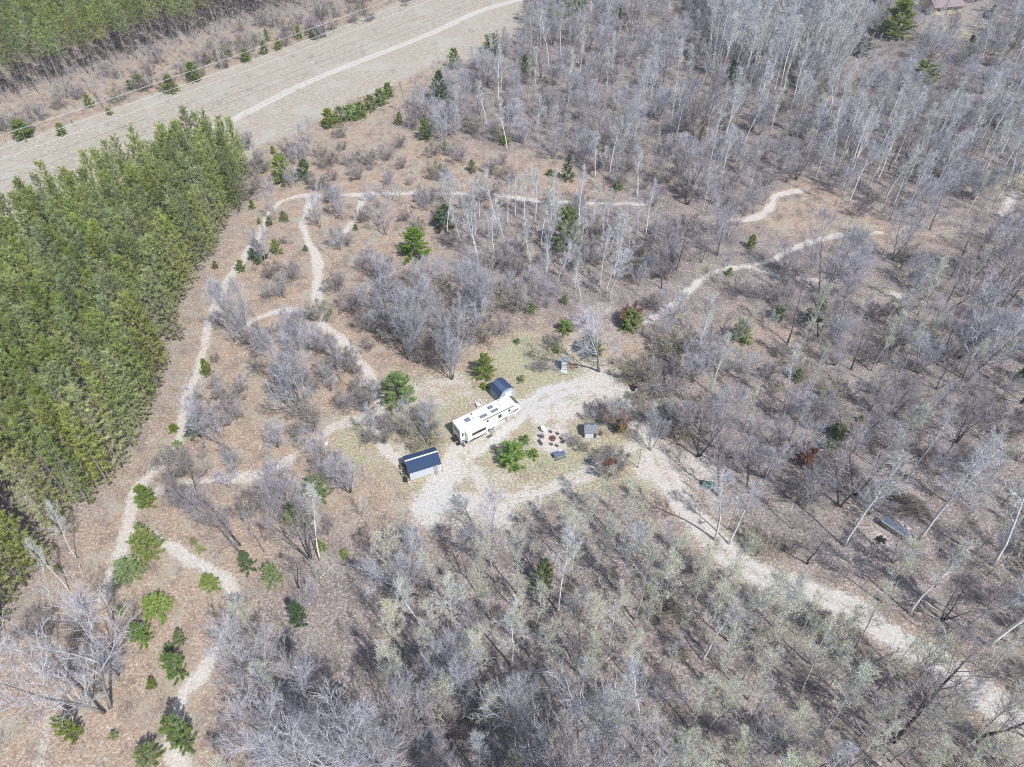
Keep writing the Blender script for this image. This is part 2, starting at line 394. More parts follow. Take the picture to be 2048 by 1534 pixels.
    t.links.new(c, b.inputs["Base Color"]); b.inputs["Roughness"].default_value = .95
    b.inputs["Specular IOR Level"].default_value = .1
    bp = N(t, "ShaderNodeBump"); bp.inputs["Strength"].default_value = .9; bp.inputs["Distance"].default_value = .09
    t.links.new(mth(t, 'MULTIPLY', mth(t, 'ADD', fine, mth(t, 'MULTIPLY', nM, .6)), mth(t, 'MULTIPLY_ADD', sm, -.55, 1.0)), bp.inputs["Height"])
    t.links.new(bp.outputs[0], b.inputs["Normal"])
    return m
M_ground = ground_material()

def grid_mesh(name, xs, ys, z=0.0):
    nx, ny = len(xs), len(ys)
    X, Y = np.meshgrid(xs, ys)
    co = np.stack([X.ravel(), Y.ravel(), np.full(X.size, z)], 1).astype(np.float32)
    i = (np.arange(ny - 1)[:, None] * nx + np.arange(nx - 1)[None, :]).ravel()
    quads = np.stack([i, i + 1, i + nx + 1, i + nx], 1).astype(np.int32)
    return X, Y, co, quads
def np_mesh(name, co, quads):
    me = bpy.data.meshes.new(name)
    me.vertices.add(len(co)); me.vertices.foreach_set("co", co.ravel())
    me.loops.add(quads.size); me.loops.foreach_set("vertex_index", quads.ravel())
    me.polygons.add(len(quads)); me.polygons.foreach_set("loop_start", np.arange(0, quads.size, 4, dtype=np.int32))
    me.update(calc_edges=True); return me
def set_attr(me, name, a, b, c):
    at = me.attributes.new(name, 'FLOAT_COLOR', 'POINT')
    at.data.foreach_set("color", np.stack([a, b, c, np.ones_like(a)], 1).astype(np.float32).ravel())
STEP = 0.6
gx = np.concatenate([[-3000, -1500, -800, -450, -320], np.arange(-250, 250.1, STEP), [320, 450, 800, 1500, 3000]])
gy = np.concatenate([[-600, -200, -60, -10], np.arange(8, 400, STEP), [450, 600, 900, 1600, 3500]])
GXm, GYm, gco, gq = grid_mesh("ground", gx, gy)
xr, yr = GXm.ravel(), GYm.ravel()
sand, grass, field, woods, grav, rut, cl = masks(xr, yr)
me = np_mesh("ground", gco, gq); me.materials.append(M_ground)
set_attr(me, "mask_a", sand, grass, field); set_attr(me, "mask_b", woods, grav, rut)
g = link(bpy.data.objects.new("ground", me)); tag(g, kind="structure", label="leaf litter, dry grass and sand of the woodland floor")
used = np.zeros(len(gq), bool)
def sheet(name, keys, label):
    global used
    d = np.minimum.reduce([cl[k] - LINES[k][1] / 2 for k in keys])
    f = (d[gq].max(1) < .55) & ~used; used |= f
    q = gq[f]; u, inv = np.unique(q, return_inverse=True)
    co = gco[u].copy(); co[:, 2] = .004
    m2 = np_mesh(name, co, inv.reshape(q.shape).astype(np.int32)); m2.materials.append(M_ground)
    set_attr(m2, "mask_a", sand[u], grass[u], field[u]); set_attr(m2, "mask_b", woods[u], grav[u], rut[u])
    o = link(bpy.data.objects.new(name, m2)); tag(o, label, kind="structure")
sheet("sandy_road", ['froad'], "pale sandy road across the open field")
sheet("gravel_drive", ['drive', 'looprd', 'pad', 'pad2'], "sand and gravel drive through the campsite")
sheet("sandy_trail", ['left', 'fork', 'low', 'faint'], "pale sandy trail along the pine plantation")
sheet("woodland_trail", ['loop', 'mid', 'cut', 'spur', 'cross'], "narrow sandy trails looping through the clearing")
sheet("far_trail", ['right', 'rightfork', 'hook', 'bit', 'far', 'north'], "winding sandy trail among the bare trees on the right")

# ------------------------------------------------------------------ plants
def rv(rng): 
    while True:
        v = Vector((rng.uniform(-1, 1), rng.uniform(-1, 1), rng.uniform(-1, 1)))
        if .05 < v.length < 1: return v.normalized()
def turn(d, ang, rng, az=None):
    a = d.cross(Vector((0, 0, 1)))
    if a.length < .05: a = Vector((1, 0, 0))
    a.normalize(); q = Quaternion(d, rng.uniform(0, 6.283) if az is None else az)
    a = q @ a
    return (Quaternion(a, ang) @ d).normalized()
def tri(mb, p, d, L, wd, rng, mi=0):
    s = d.cross(rv(rng)); s.normalize(); s *= wd / 2
    b = len(mb.v); mb.v += [tuple(p - s), tuple(p + s), tuple(p + d * L)]; mb.f.append((b, b + 1, b + 2)); mb.m.append(mi)
def bud(mb, p, sz, rng, mi):
    a = rv(rng) * sz; b_ = rv(rng) * sz
    b = len(mb.v); mb.v += [tuple(p), tuple(p + a), tuple(p + b_)]; mb.f.append((b, b + 1, b + 2)); mb.m.append(mi)
def branch(p, d, L, r, nseg, crook, trop, rng):
    pts = [p.copy()]; rad = [r]; dirs = [d.copy()]
    for i in range(nseg):
        d = (d + rv(rng) * crook + Vector((0, 0, trop))).normalized()
        p = p + d * (L / nseg); pts.append(p.copy()); rad.append(max(.006, r * (1 - .8 * (i + 1) / nseg))); dirs.append(d.copy())
    return pts, rad, dirs
def lerp_pts(pts, t):
    f = t * (len(pts) - 1); i = min(int(f), len(pts) - 2); return pts[i].lerp(pts[i + 1], f - i), i
def bare_tree(seed, H, r0, cb, limbs, lang, llen, nsec, ntw, twL, crook=.12, stems=1, spread=0., tw_w=.028, buds=0, budsz=.1, top=1., shape='oval'):
    """trunk mesh builder and crown mesh builder (slot 0 twigs, slot 1 buds)"""
    rng = random.Random(seed); T = MB(); C = MB()
    for s in range(stems):
        az = 6.283 * s / max(1, stems) + rng.uniform(-.5, .5)
        d = Vector((math.cos(az) * spread * rng.uniform(.6, 1.3), math.sin(az) * spread * rng.uniform(.6, 1.3), 1)).normalized()
        Hs = H * rng.uniform(.82, 1) if stems > 1 else H
        p0 = Vector((math.cos(az) * .18, math.sin(az) * .18, -.1)) if stems > 1 else Vector((0, 0, -.1))
        pts, rad, dirs = branch(p0, d, Hs, r0, 9, crook * .6, .05, rng)
        rad = [max(.015, r0 * (1 - .9 * i / 9) ** .9) for i in range(10)]; rad[0] *= 1.35
        T.tube(pts, rad, 6 if stems < 3 else 5)
        n = limbs
        for k in range(n):
            t = cb + (1 - cb) * (k + rng.random()) / n
            t = min(t, .985)
            q, i = lerp_pts(pts, t)
            rel = (t - cb) / (1 - cb)
            if shape == 'oval': f = math.sin(math.pi * min(1, .22 + .72 * rel)) ** .8
            elif shape == 'vase': f = .55 + .45 * rel if rel < .8 else 1.0
            else: f = 1 - .75 * rel
            L = llen * f * rng.uniform(.7, 1.25)
            ld = turn(dirs[i], lang * rng.uniform(.7, 1.25) * (1 - .35 * rel), rng)
            lr = max(.02, rad[i] * .5)
            lp, lrad, ldir = branch(q, ld, L, lr, 5, crook, .10, rng)
            T_or_C = C
            T_or_C.tube(lp, lrad, 4, cap=False)
            for j in range(nsec):
                t2 = .2 + .8 * (j + rng.random()) / nsec; t2 = min(t2, .99)
                q2, i2 = lerp_pts(lp, t2)
                sd = turn(ldir[i2], rng.uniform(.4, .95), rng)
                sd = (sd + Vector((0, 0, .25))).normalized()
                L2 = L * rng.uniform(.28, .5) * (1.15 - .5 * t2) + .25
                sp, srad, sdir = branch(q2, sd, L2, max(.012, lr * .4), 3, crook * 1.3, .08, rng)
                C.tube(sp, srad, 3, cap=False)
                for _ in range(ntw):
                    t3 = rng.uniform(.15, 1); q3, i3 = lerp_pts(sp, t3)
                    td = turn(sdir[i3], rng.uniform(.3, .9), rng); td = (td + Vector((0, 0, .2))).normalized()
                    Lt = twL * rng.uniform(.5, 1.2)
                    tri(C, q3, td, Lt, tw_w, rng)
                    q4 = q3 + td * Lt * .45
                    tri(C, q4, turn(td, rng.uniform(.4, .8), rng), Lt * .6, tw_w * .8, rng)
                    if buds and rng.random() < buds:
                        for _b in range(2): bud(C, q3 + td * Lt * rng.uniform(.3, 1), budsz * rng.uniform(.5, 1.1), rng, 1)
    return T, C
def tuft(C, p, d, n, L, wd, rng, mi=0):
    for _ in range(n):
        v = (d * .7 + rv(rng)).normalized()
        tri(C, p, v, L * rng.uniform(.7, 1.2), wd, rng, mi)
def pine(seed, H, r0, cb, whorls, bl, prof, tufts=6, nn=12, nl=.42, nw=.075, dead=False, jitter=.3):
    rng = random.Random(seed); T = MB(); C = MB()
    pts, rad, dirs = branch(Vector((0, 0, -.1)), Vector((rng.uniform(-.02, .02), rng.uniform(-.02, .02), 1)), H, r0, 8, .02, .03, rng)
    T.tube(pts, [max(.02, r0 * (1 - .88 * i / 8)) for i in range(9)], 6)
    if dead:
        for _ in range(26):
            q, i = lerp_pts(pts, rng.uniform(.25, cb)); d = turn(Vector((0, 0, 1)), rng.uniform(1.2, 1.75), rng)
            T.tube([q, q + d * rng.uniform(.7, 1.8)], [.025, .008], 3, cap=False)
    for k in range(whorls):
        rel = (k + rng.uniform(-.3, .3)) / max(1, whorls - 1); rel = min(max(rel, 0), .99)
        t = cb + (.985 - cb) * rel
        q, i = lerp_pts(pts, t)
        nb = rng.choice((3, 4, 5)); a0 = rng.uniform(0, 6.28)
        for j in range(nb):
            L = bl * prof(rel) * rng.uniform(1 - jitter, 1 + jitter * .6)
            el = .05 + .75 * rel + rng.uniform(-.15, .2)
            az = a0 + 6.283 * j / nb + rng.uniform(-.3, .3)
            d = Vector((math.cos(az) * math.cos(el), math.sin(az) * math.cos(el), math.sin(el)))
            bp, br, bd = branch(q, d, L, max(.02, r0 * .18), 3, .1, .12, rng)
            C.tube(bp, br, 3, 1, cap=False)
            nt_ = max(2, int(tufts * (.4 + L / bl)))
            for m_ in range(nt_):
                t2 = .28 + .72 * (m_ + rng.random()) / nt_; q2, i2 = lerp_pts(bp, min(t2, 1))
                side = turn(bd[i2], rng.uniform(.2, 1.1), rng) ; side.z = abs(side.z) * .6 + .1
                off = q2 + side * rng.uniform(.05, .42) * L * .5
                tuft(C, off, (bd[i2] + Vector((0, 0, .7))).normalized(), nn, nl, nw, rng)
    q = pts[-1]
    for _ in range(3): tuft(C, q + rv(rng) * .15, Vector((0, 0, 1)), nn, nl, nw, rng)
    return T, C

class Kind:
    """one species: several grown variants, each as trunk + crown mesh and as one joined mesh"""
    def __init__(s, name, cat, mats_t, mats_c, builds, base_h, parts=True):
        s.name, s.cat, s.base_h, s.parts = name, cat, base_h, parts; s.var = []
        for T, C in builds:
            tm = T.mesh(name + "_trunk", mats_t, True) if T.v else None
            cm = C.mesh(name + "_crown", mats_c)
            J = MB(); J.v = list(T.v); J.f = list(T.f); J.m = [len(mats_c)] * len(T.f)
            b = len(J.v); J.v += C.v; J.f += [tuple(i + b for i in f) for f in C.f]; J.m += C.m
            s.var.append((tm, cm, J.mesh(name, list(mats_c) + [mats_t])))
        s.items = []
    def put(s, x, y, h, rz=None, label=None, tilt=0.0, sx=1.0, far=False):
        s.items.append((x, y, h, rz, label, tilt, sx))
KINDS = {}
def kind(*a, **k): kk = Kind(*a, **k); KINDS[a[0]] = kk; return kk

# birches: white, tall and slender
K_birch = kind("birch_tree", "birch", M_birch, [M_twig_white, M_bud_olive],
    [bare_tree(100 + i, 17, .16, .42, 16, .62, 3.2, 7, 9, .8, crook=.10 + .03 * (i % 3), tw_w=.034, buds=(.0, .4, 0, .6)[i % 4], budsz=.11, shape='oval') for i in range(6)], 17)
# aspens coming into bud
K_aspen = kind("budding_aspen", "aspen", M_bark_aspen, [M_twig_white, M_bud_olive],
    [bare_tree(200 + i, 15, .12, .36, 16, .6, 3.0, 7, 8, .75, crook=.14, tw_w=.026, buds=1.0, budsz=.11) for i in range(6)], 15)
# grey spreading maples
K_maple = kind("grey_maple", "maple", M_bark_grey, [M_twig_grey, M_bud_purple],
    [bare_tree(300 + i, 9.5, .12, .14, 13, .8, 3.9, 9, 11, .8, crook=.13, stems=(2, 3, 1, 3, 4, 2)[i], spread=.34, tw_w=.024, buds=0, shape='oval') for i in range(6)], 9.5)
# dark oaks
K_oak = kind("dark_oak", "oak", M_bark_dark, [M_twig_brown, M_oakleaf],
    [bare_tree(400 + i, 13, .17, .3, 13, .75, 4.6, 8, 10, .8, crook=.2, stems=(1, 2, 1, 3)[i], spread=.25, tw_w=.028) for i in range(4)], 13)
# thin poles
K_pole = kind("slender_sapling", "sapling", M_bark_grey, [M_twig_grey, M_bud_olive],
    [bare_tree(500 + i, 9, .055, .35, 10, .5, 1.6, 5, 6, .6, crook=.1, tw_w=.024, buds=(.2, .8)[i % 2], budsz=.11) for i in range(4)], 9)
# brushy shrubs
K_shrub = kind("bare_shrub", "shrub", M_bark_grey, [M_twig_brown, M_bud_olive],
    [bare_tree(600 + i, 3.4, .04, .1, 7, .8, 1.7, 6, 11, .5, crook=.16, stems=7, spread=.7, tw_w=.022, buds=(0, 0, .15, .3)[i]) for i in range(4)], 3.6, parts=False)
# plantation red pines
K_red = kind("red_pine", "pine", M_bark_pine, [M_needle_red, M_bark_grey],
    [pine(700 + i, 18, .14, .46 + .04 * (i % 3), 15, 2.15, lambda r: (.75 + .6 * r if r < .4 else 1.0 - .95 * (r - .4) + .06), tufts=7, nn=10, nl=.40, nw=.07, dead=True, jitter=.5) for i in range(7)], 19)
K_rede = kind("edge_pine", "pine", M_bark_pine, [M_needle_red, M_bark_grey],
    [pine(760 + i, 17, .15, .08, 24, 2.2, lambda r: (.8 + .5 * r if r < .4 else 1.0 - .95 * (r - .4) + .05), tufts=7, nn=10, nl=.40, nw=.07, jitter=.5) for i in range(4)], 17)
# wild pines, full to the ground
K_wp = kind("white_pine", "pine", M_bark_pine, [M_needle_white, M_bark_grey],
    [pine(800 + i, 8, .14, .05, 17, 3.1, lambda r: (1 - r) ** .42 * (.78 + .45 * r) + .04, tufts=30, nn=17, nl=.28, nw=.06, jitter=.25) for i in range(4)], 8)
K_dp = kind("dark_pine", "pine", M_bark_pine, [M_needle_dark, M_bark_grey],
    [pine(850 + i, 8, .14, .06, 16, 2.5, lambda r: (1 - r) ** .62 * (.8 + .35 * r) + .05, tufts=28, nn=16, nl=.26, nw=.055) for i in range(2)], 8)
K_sp = kind("young_pine", "young pine", M_bark_pine, [M_needle_white, M_bark_grey],
    [pine(900 + i, 3, .05, .04, 10, 1.25, lambda r: (1 - r) ** .5 + .12, tufts=18, nn=15, nl=.22, nw=.05, jitter=.45) for i in range(4)], 3, parts=False)

LAND = [(1480, 90, "the tallest white birch stand"), (1700, 330, "the leaning birch stand"), (1200, 110, "the upper edge of the bare woods"), (1950, 170, "the upper right clearing"), (1620, 20, "the top birch edge"), (1400, 330, "the hooked trail's left woods"), (2000, 620, "the upper right-hand thicket"), (1150, 1150, "the below-camp woods"), (1700, 1050, "the right-of-drive woods"), (1250, 1450, "the bottom edge woods"), (850, 1450, "the bottom edge maples"), (1850, 1180, "the fallen logs"), (60, 480, "the pine block's top left"), (220, 440, "the pine block's upper edge"), (350, 350, "the pine block's upper right"), (150, 620, "the pine block's heart"), (260, 700, "the pine block's right side"), (30, 980, "the pine block's lower left"), (120, 920, "the pine block's lower half"), (40, 30, "the photo's top left corner"), (340, 40, "the far pine block's right half"), (967, 845, "the white camper"), (845, 925, "the long barn-roofed shed"), (1003, 780, "the small blue-roofed shed"), (1105, 878, "the fire ring"),
 (1180, 858, "the grey wood shed"), (1128, 728, "the white outhouse"), (1800, 1010, "the brush pile"), (1785, 1058, "the firewood rack"), (1895, 20, "the tan house"),
 (632, 392, "the upper trail fork"), (630, 622, "the middle trail junction"), (262, 1068, "the left trail fork"), (345, 1480, "the lowest trail bend"), (1500, 532, "the right-hand trail fork"),
 (1550, 400, "the hooked trail"), (1560, 1170, "the sandy drive's bend"), (1900, 1350, "the lower sandy drive"), (1330, 950, "the drive behind the fire ring"), (750, 110, "the sandy field road"), (300, 312, "the left field road"),
 (470, 200, "the plantation's upper corner"), (385, 560, "the plantation's notch"), (180, 1060, "the plantation's lower end"), (1020, 1300, "the lower middle woods"), (650, 1350, "the lower left woods"), (1450, 1400, "the lower right woods"),
 (1300, 250, "the upper middle woods"), (1800, 300, "the upper right woods"), (1000, 480, "the central birches"), (900, 620, "the central thicket"), (1550, 800, "the right-hand thicket"), (1900, 850, "the right edge thicket"), (90, 800, "the plantation's middle"), (200, 60, "the far pine block"), (480, 110, "the power line strip")]
def where(x, y):
    px, py, _ = Proj(x, y); best = min(LAND, key=lambda l: ((l[0] - px) ** 2 + (l[1] - py) ** 2 * 1.4))
    dx, dy = px - best[0], py - best[1]; r = math.hypot(dx, dy)
    if r < 28: return "right by " + best[2]
    a = math.degrees(math.atan2(-dy, dx)) % 360
    w8 = ["right of", "above and right of", "above", "above and left of", "left of", "below and left of", "below", "below and right of"][int((a + 22.5) // 45) % 8]
    return ("just " if r < 60 else "" if r < 100 else "well " if r < 150 else "far " if r < 220 else "very far ") + w8 + " " + best[2]
def size_word(h, b):
    q = h / b
    return "small" if q < .75 else "medium" if q < .95 else "tall" if q < 1.12 else "very tall"
DESC = {"birch_tree": "white birch", "budding_aspen": "aspen in olive bud", "grey_maple": "bare grey maple", "dark_oak": "bare dark-trunked oak",
 "slender_sapling": "thin bare grey sapling", "bare_shrub": "bare brown twiggy shrub", "red_pine": "plantation red pine", "edge_pine": "low-branched edge pine", "white_pine": "bright green bushy pine",
 "dark_pine": "dark green conical pine", "young_pine": "small yellow-green young pine"}

# ---- scatter
rng = np.random.RandomState(11)
RG = random.Random(5)
occupied = {}
def free(x, y, d, add=True):
    c = 3.0; i, j = int(x // c), int(y // c); n = int(d // c) + 1
    for a in range(i - n, i + n + 1):
        for b in range(j - n, j + n + 1):
            for (u, v, e) in occupied.get((a, b), ()):
                if (u - x) ** 2 + (v - y) ** 2 < (min(d, e)) ** 2: return False
    if add: occupied.setdefault((i, j), []).append((x, y, d))
    return True
KEEP = [(U(967, 850), 9.0), (U(845, 930), 5.5), (U(1003, 785), 3.2), (U(1105, 880), 5.5), (U(1118, 912), 3), (U(1180, 865), 2.6), (U(1128, 730), 2.4), (U(1800, 1012), 5.0), (U(1785, 1058), 3.2), (U(1762, 1080), 2.8),
        (U(1890, 20), 14), (U(1895, 60), 11), (U(1880, 45), 9), (U(1980, 50), 6), (U(1060, 730), 6.5), (U(1060, 850), 6), (U(1110, 790), 6), (U(1000, 870), 6), (U(1160, 905), 4.5), (U(920, 950), 4), (U(900, 1000), 5.5), (U(990, 985), 5.5), (U(1905, 62), 4), (U(1268, 777), 2.5), (U(1413, 968), 1.6),
        (U(900, 790), 4), (U(700, 890), 4)]
LN = {k: (np.array([[p[0], p[1]] for p in v[0]]), v[1]) for k, v in LINES.items()}
def ok_spot(x, y, r):
    for c, d in KEEP:
        if (c.x - x) ** 2 + (c.y - y) ** 2 < d * d: return False
    X = np.array([x]); Y = np.array([y])
    for k, (ln, wd) in LN.items():
        if abs(ln[:, 0] - x).min() > 30 or abs(ln[:, 1] - y).min() > 30: continue
        if dist_line(X, Y, ln)[0] < wd / 2 + r: return False
    return True
def scatter(pix, spacing, mixk, hs, margin=.5, jit=.45, holes=(), keep=1.0, edge=None):
    poly = P(*[(x, max(y, -330)) for x, y in pix])
    xs = [p.x for p in poly]; ys = [p.y for p in poly]
    hp = [P(*h) for h in holes]
    names = [m[0] for m in mixk]; wts = [m[1] for m in mixk]
    x0, x1, y0, y1 = max(min(xs), -230), min(max(xs), 230), max(min(ys), 8), min(max(ys), 400)
    gxs = np.arange(x0, x1, spacing); gys = np.arange(y0, y1, spacing)
    XX, YY = np.meshgrid(gxs, gys)
    XX = XX + rng.uniform(-jit, jit, XX.shape) * spacing; YY = YY + rng.uniform(-jit, jit, YY.shape) * spacing
    ins = poly_mask(XX, YY, poly)
    for h in hp: ins &= ~poly_mask(XX, YY, h)
    n = 0
    for x, y in zip(XX[ins], YY[ins]):
        if RG.random() > keep: continue
        px, py, d = Proj(x, y)
        if px < -230 or px > 2280 or py > 1900 or py < -330: continue
        if not ok_spot(x, y, margin): continue
        if not free(x, y, spacing * .55): continue
        k = RG.choices(names, wts)[0]; kk = KINDS[k]
        lo, hi = hs.get(k, (.75, 1.15))
        if k == 'red_pine' and edge is not None and dist_line(np.array([x]), np.array([y]), edge)[0] < 4.6: kk = K_rede
        kk.put(x, y, kk.base_h * RG.uniform(lo, hi), sx=RG.uniform(.8, 1.1) if k == 'grey_maple' else 1.0); n += 1
    return n
# explicit greens: (kind, base x, base y, top y, width px)
GREEN = [
 ('w',832,528,458,62,"round bright green pine, alone below the central birches"),('d',888,468,408,46,"dark green pine just above the round bright pine"),('w',1133,512,415,60,"tall green pine behind white birches in the middle woods"),
 ('w',970,765,708,42,"green pine just left of the small blue-roofed shed"),('w',1025,948,885,60,"green pine in front of the camper, near the fire ring"),('w',800,826,748,72,"broad bright green pine left of the camper"),
 ('w',568,374,312,44,"dense green pine by the upper left of the clearing"),('d',612,364,315,38,"dark green pine right of the dense green one"),('w',1240,870,838,46,"low green pine beside the rust-leaved oak"),
 ('w',640,1010,953,50,"bright green pine in woods below the cross trail"),('w',598,1070,1010,50,None),('w',302,1130,1066,62,"large green pine in the left trail fork"),('w',262,1172,1122,60,None),('w',297,1022,972,40,None),
 ('w',322,1245,1192,60,None),('w',290,1295,1250,44,None),('w',362,1366,1308,44,"bright green pine left of the lowest trail"),('w',376,1505,1438,42,"green pine on the lowest trail's edge"),('d',605,1262,1200,34,None),
 ('w',550,1178,1130,42,None),('w',424,1188,1150,38,None),('w',1340,840,805,36,None),('w',1478,692,640,46,None),('d',1625,655,600,40,None),('w',1642,612,585,22,None),('d',880,214,140,36,None),('w',852,285,238,30,None),
 ('w',1785,85,2,64,"tallest green pine below the tan house"),('d',1718,118,68,62,None),('w',1832,192,122,62,None),('w',1710,248,205,30,None),('w',910,142,98,28,None),('d',1048,162,108,24,None),('w',985,112,68,42,None),
 ('w',1100,52,18,26,None),('w',1135,38,4,36,None),('w',1165,28,-5,28,None),('d',1240,62,8,24,None),('d',1135,366,308,28,None),('w',1130,672,640,38,None),('w',1262,668,620,44,None),('w',1085,1195,1120,44,None),
 ('d',520,532,478,36,None),('w',660,260,218,32,None),('w',682,252,214,30,None),('w',702,246,210,32,None),('w',722,240,204,30,None),('w',742,226,190,28,None),('w',762,214,178,30,None),('w',778,198,166,24,None),
 ('w',50,284,240,44,None),('w',345,190,150,30,None),('w',390,167,125,32,None),('w',494,127,98,22,None),('w',455,118,90,22,None),('w',284,182,150,22,None),('w',630,80,55,22,None),
 ('w',1990,217,185,34,None),('d',2040,768,735,34,None),('w',155,1485,1436,30,None),('w',305,1540,1495,50,None),('w',1672,882,848,36,None),('d',1180,724,668,56,"dark green pine under the spreading grey tree by the outhouse"),
 ('d',1460,175,120,26,None),('d',1420,90,40,24,None),('d',1925,130,70,30,None),('d',1500,150,95,24,None),('w',1500,500,470,20,None),('d',500,1150,1100,34,None),('d',395,880,835,44,None),
]
YOUNG = [(418,757,718,20),(483,547,520,22),(555,512,478,26),(570,447,422,18),(540,455,433,16),(287,1074,1045,24),(350,868,848,20),(357,898,880,20),(396,800,782,12),(547,310,292,12),(125,274,246,22),(180,217,188,18),(262,182,160,24),
 (412,130,110,16),(435,124,105,16),(530,110,82,18),(558,102,78,16),(535,84,58,14),(648,74,54,14),(600,80,52,14),(220,232,215,14),(800,252,224,18),(945,348,320,20),(1010,294,272,22),(890,302,280,14),(1100,356,338,26),(1915,192,165,20),
 (2015,182,165,20),(1655,908,880,22),(1680,908,888,24),(1720,847,830,16),(1592,768,738,22),(1555,642,610,28),(1457,554,535,16),(1043,768,750,18),(968,783,765,26),(1050,892,870,20),(1068,920,898,22),(1062,632,605,18),(1128,612,590,18),
 (245,1232,1212,20),(230,1482,1465,20),(366,1292,1262,20),(308,1380,1358,20),(340,1308,1288,22),(400,1112,1092,30),(388,1092,1075,16),(645,1108,1080,22),(1250,665,640,22),(505,420,400,14),(440,585,570,12),(432,540,522,14),(612,505,490,12),
 (712,462,448,12),(690,1120,1100,20),(520,450,436,10),(855,262,240,18),(1320,125,105,14),(1235,385,360,22),(1620,1010,990,14),(1555,905,885,16),(1035,690,676,14),(1112,708,694,14),(1985,30,10,20),(318,1210,1188,22),(120,1150,1130,16)]
for c, bx, by, ty, wp, lab in GREEN:
    dep = PITCH + math.atan((by - CY) / F); by = by - .38 * wp * math.sin(dep); ty = min(ty + .12 * wp * math.sin(dep), by - 8)
    b = U(bx, by); d = Proj(b.x, b.y)[2]; h = h_from(bx, by, ty); wm = wp / (F / d)
    kk = K_wp if c == 'w' else K_dp
    sx = (wm / 2) / ((2.6 if c == 'w' else 2.15) * h / 8)
    kk.put(b.x, b.y, h, None, lab, 0, min(max(sx, .6), 2.2)); free(b.x, b.y, max(1.5, wm * .45))
for bx, by, ty, wp in YOUNG:
    dep = PITCH + math.atan((by - CY) / F); by = by - .38 * wp * math.sin(dep); ty = min(ty + .12 * wp * math.sin(dep), by - 6)
    b = U(bx, by); d = Proj(b.x, b.y)[2]; h = h_from(bx, by, ty); wm = wp / (F / d)
    sx = (wm / 2) / (1.3 * h / 3)
    K_sp.put(b.x, b.y, h, None, None, 0, min(max(sx, .6), 1.7)); free(b.x, b.y, 1.2)
# explicit bare trees: (kind, base x, base y, top y, [x-scale], label)
BARE = [
 ('birch_tree',1688,1092,905,1.15,"large white birch left of the firewood rack, forking high"),('birch_tree',1835,1080,880,1.3,"large wide-forking white birch right of the brush pile"),('birch_tree',1985,1130,900,1.2,None),('birch_tree',1975,1290,1010,1.2,None),
 ('birch_tree',1430,1080,900,1.1,"leaning pale birch right of the sandy drive"),('birch_tree',1458,1088,960,1.1,None),('birch_tree',155,1120,1010,.6,None),('birch_tree',140,1182,1080,.6,None),('birch_tree',1385,745,600,.9,"broken white snag-like birch above the right thicket"),
 ('grey_maple',605,828,672,0.82,"large pale grey tree standing alone in left clearing"),('grey_maple',215,1420,1210,0.98,"huge spreading many-stemmed grey tree at lower left"),('grey_maple',905,758,650,0.78,None),('grey_maple',815,720,600,0.78,None),('grey_maple',770,650,560,0.94,None),
 ('grey_maple',1198,742,598,1.35,"big spreading grey tree overhanging the white outhouse"),('grey_maple',830,700,580,0.86,None),('grey_maple',960,640,535,0.78,None),('grey_maple',640,455,375,0.62,None),('grey_maple',685,440,370,0.55,None),
 ('grey_maple',680,500,455,0.70,None),('grey_maple',550,440,370,0.47,None),('grey_maple',528,530,460,0.55,None),('grey_maple',495,690,560,0.62,None),('grey_maple',850,885,810,0.86,None),('grey_maple',595,700,620,0.78,None),('grey_maple',680,760,700,0.78,None),
 ('grey_maple',770,470,392,0.86,None),('grey_maple',785,400,330,0.55,None),('grey_maple',900,410,345,0.78,"purple-grey tree above the dark green pine"),('grey_maple',615,300,235,0.86,None),('grey_maple',610,330,290,1.01,None),
 ('grey_maple',1640,590,450,0.94,None),('grey_maple',1785,520,420,1.01,None),('grey_maple',1435,510,400,0.94,None),('dark_oak',1350,540,440,1.0,None),('dark_oak',1900,560,440,1.0,None),('grey_maple',1860,460,330,0.86,None),('grey_maple',1990,570,460,0.94,None),
 ('grey_maple',1930,760,590,1.01,None),('dark_oak',1680,660,560,1.1,None),('dark_oak',1790,1480,1330,1.2,None),('dark_oak',1955,1482,1330,1.1,"crooked dark oak leaning over the lower drive"),
 ('grey_maple',700,1560,1360,0.94,None),('grey_maple',600,1490,1330,0.86,None),('grey_maple',530,1370,1230,0.70,None),('grey_maple',780,1545,1400,0.94,None),('grey_maple',905,1400,1270,0.78,None),('grey_maple',1060,1560,1420,0.78,None),('grey_maple',1150,1620,1420,1.09,None),
 ('grey_maple',960,1290,1190,0.86,None),('grey_maple',820,1190,1090,0.86,None),('dark_oak',620,1120,1000,.8,None),('birch_tree',640,1120,985,.9,None),('dark_oak',1075,1680,1500,1.0,None),('grey_maple',980,1120,1010,0.94,None),
 ('grey_maple',1245,300,190,0.78,None),('grey_maple',1260,315,200,0.78,None),('dark_oak',1065,52,-20,.8,None),('dark_oak',1390,300,150,.9,None),('grey_maple',1400,400,300,1.01,None),('grey_maple',1750,175,120,1.17,None),
 ('grey_maple',1300,900,830,0.62,None),('slender_sapling',1275,935,865,1.3,None),('slender_sapling',870,850,795,1.0,None),('grey_maple',1230,860,800,0.55,None),
 ('grey_maple',740,880,800,0.78,None),('grey_maple',640,925,860,0.62,None),('grey_maple',700,985,925,0.86,None),('grey_maple',570,1000,930,0.86,None),('dark_oak',480,1090,965,.9,None),('dark_oak',400,1010,925,.9,None),('dark_oak',500,1130,1040,1.0,None),('grey_maple',400,860,790,1.01,None),('grey_maple',460,900,830,1.01,None),
]
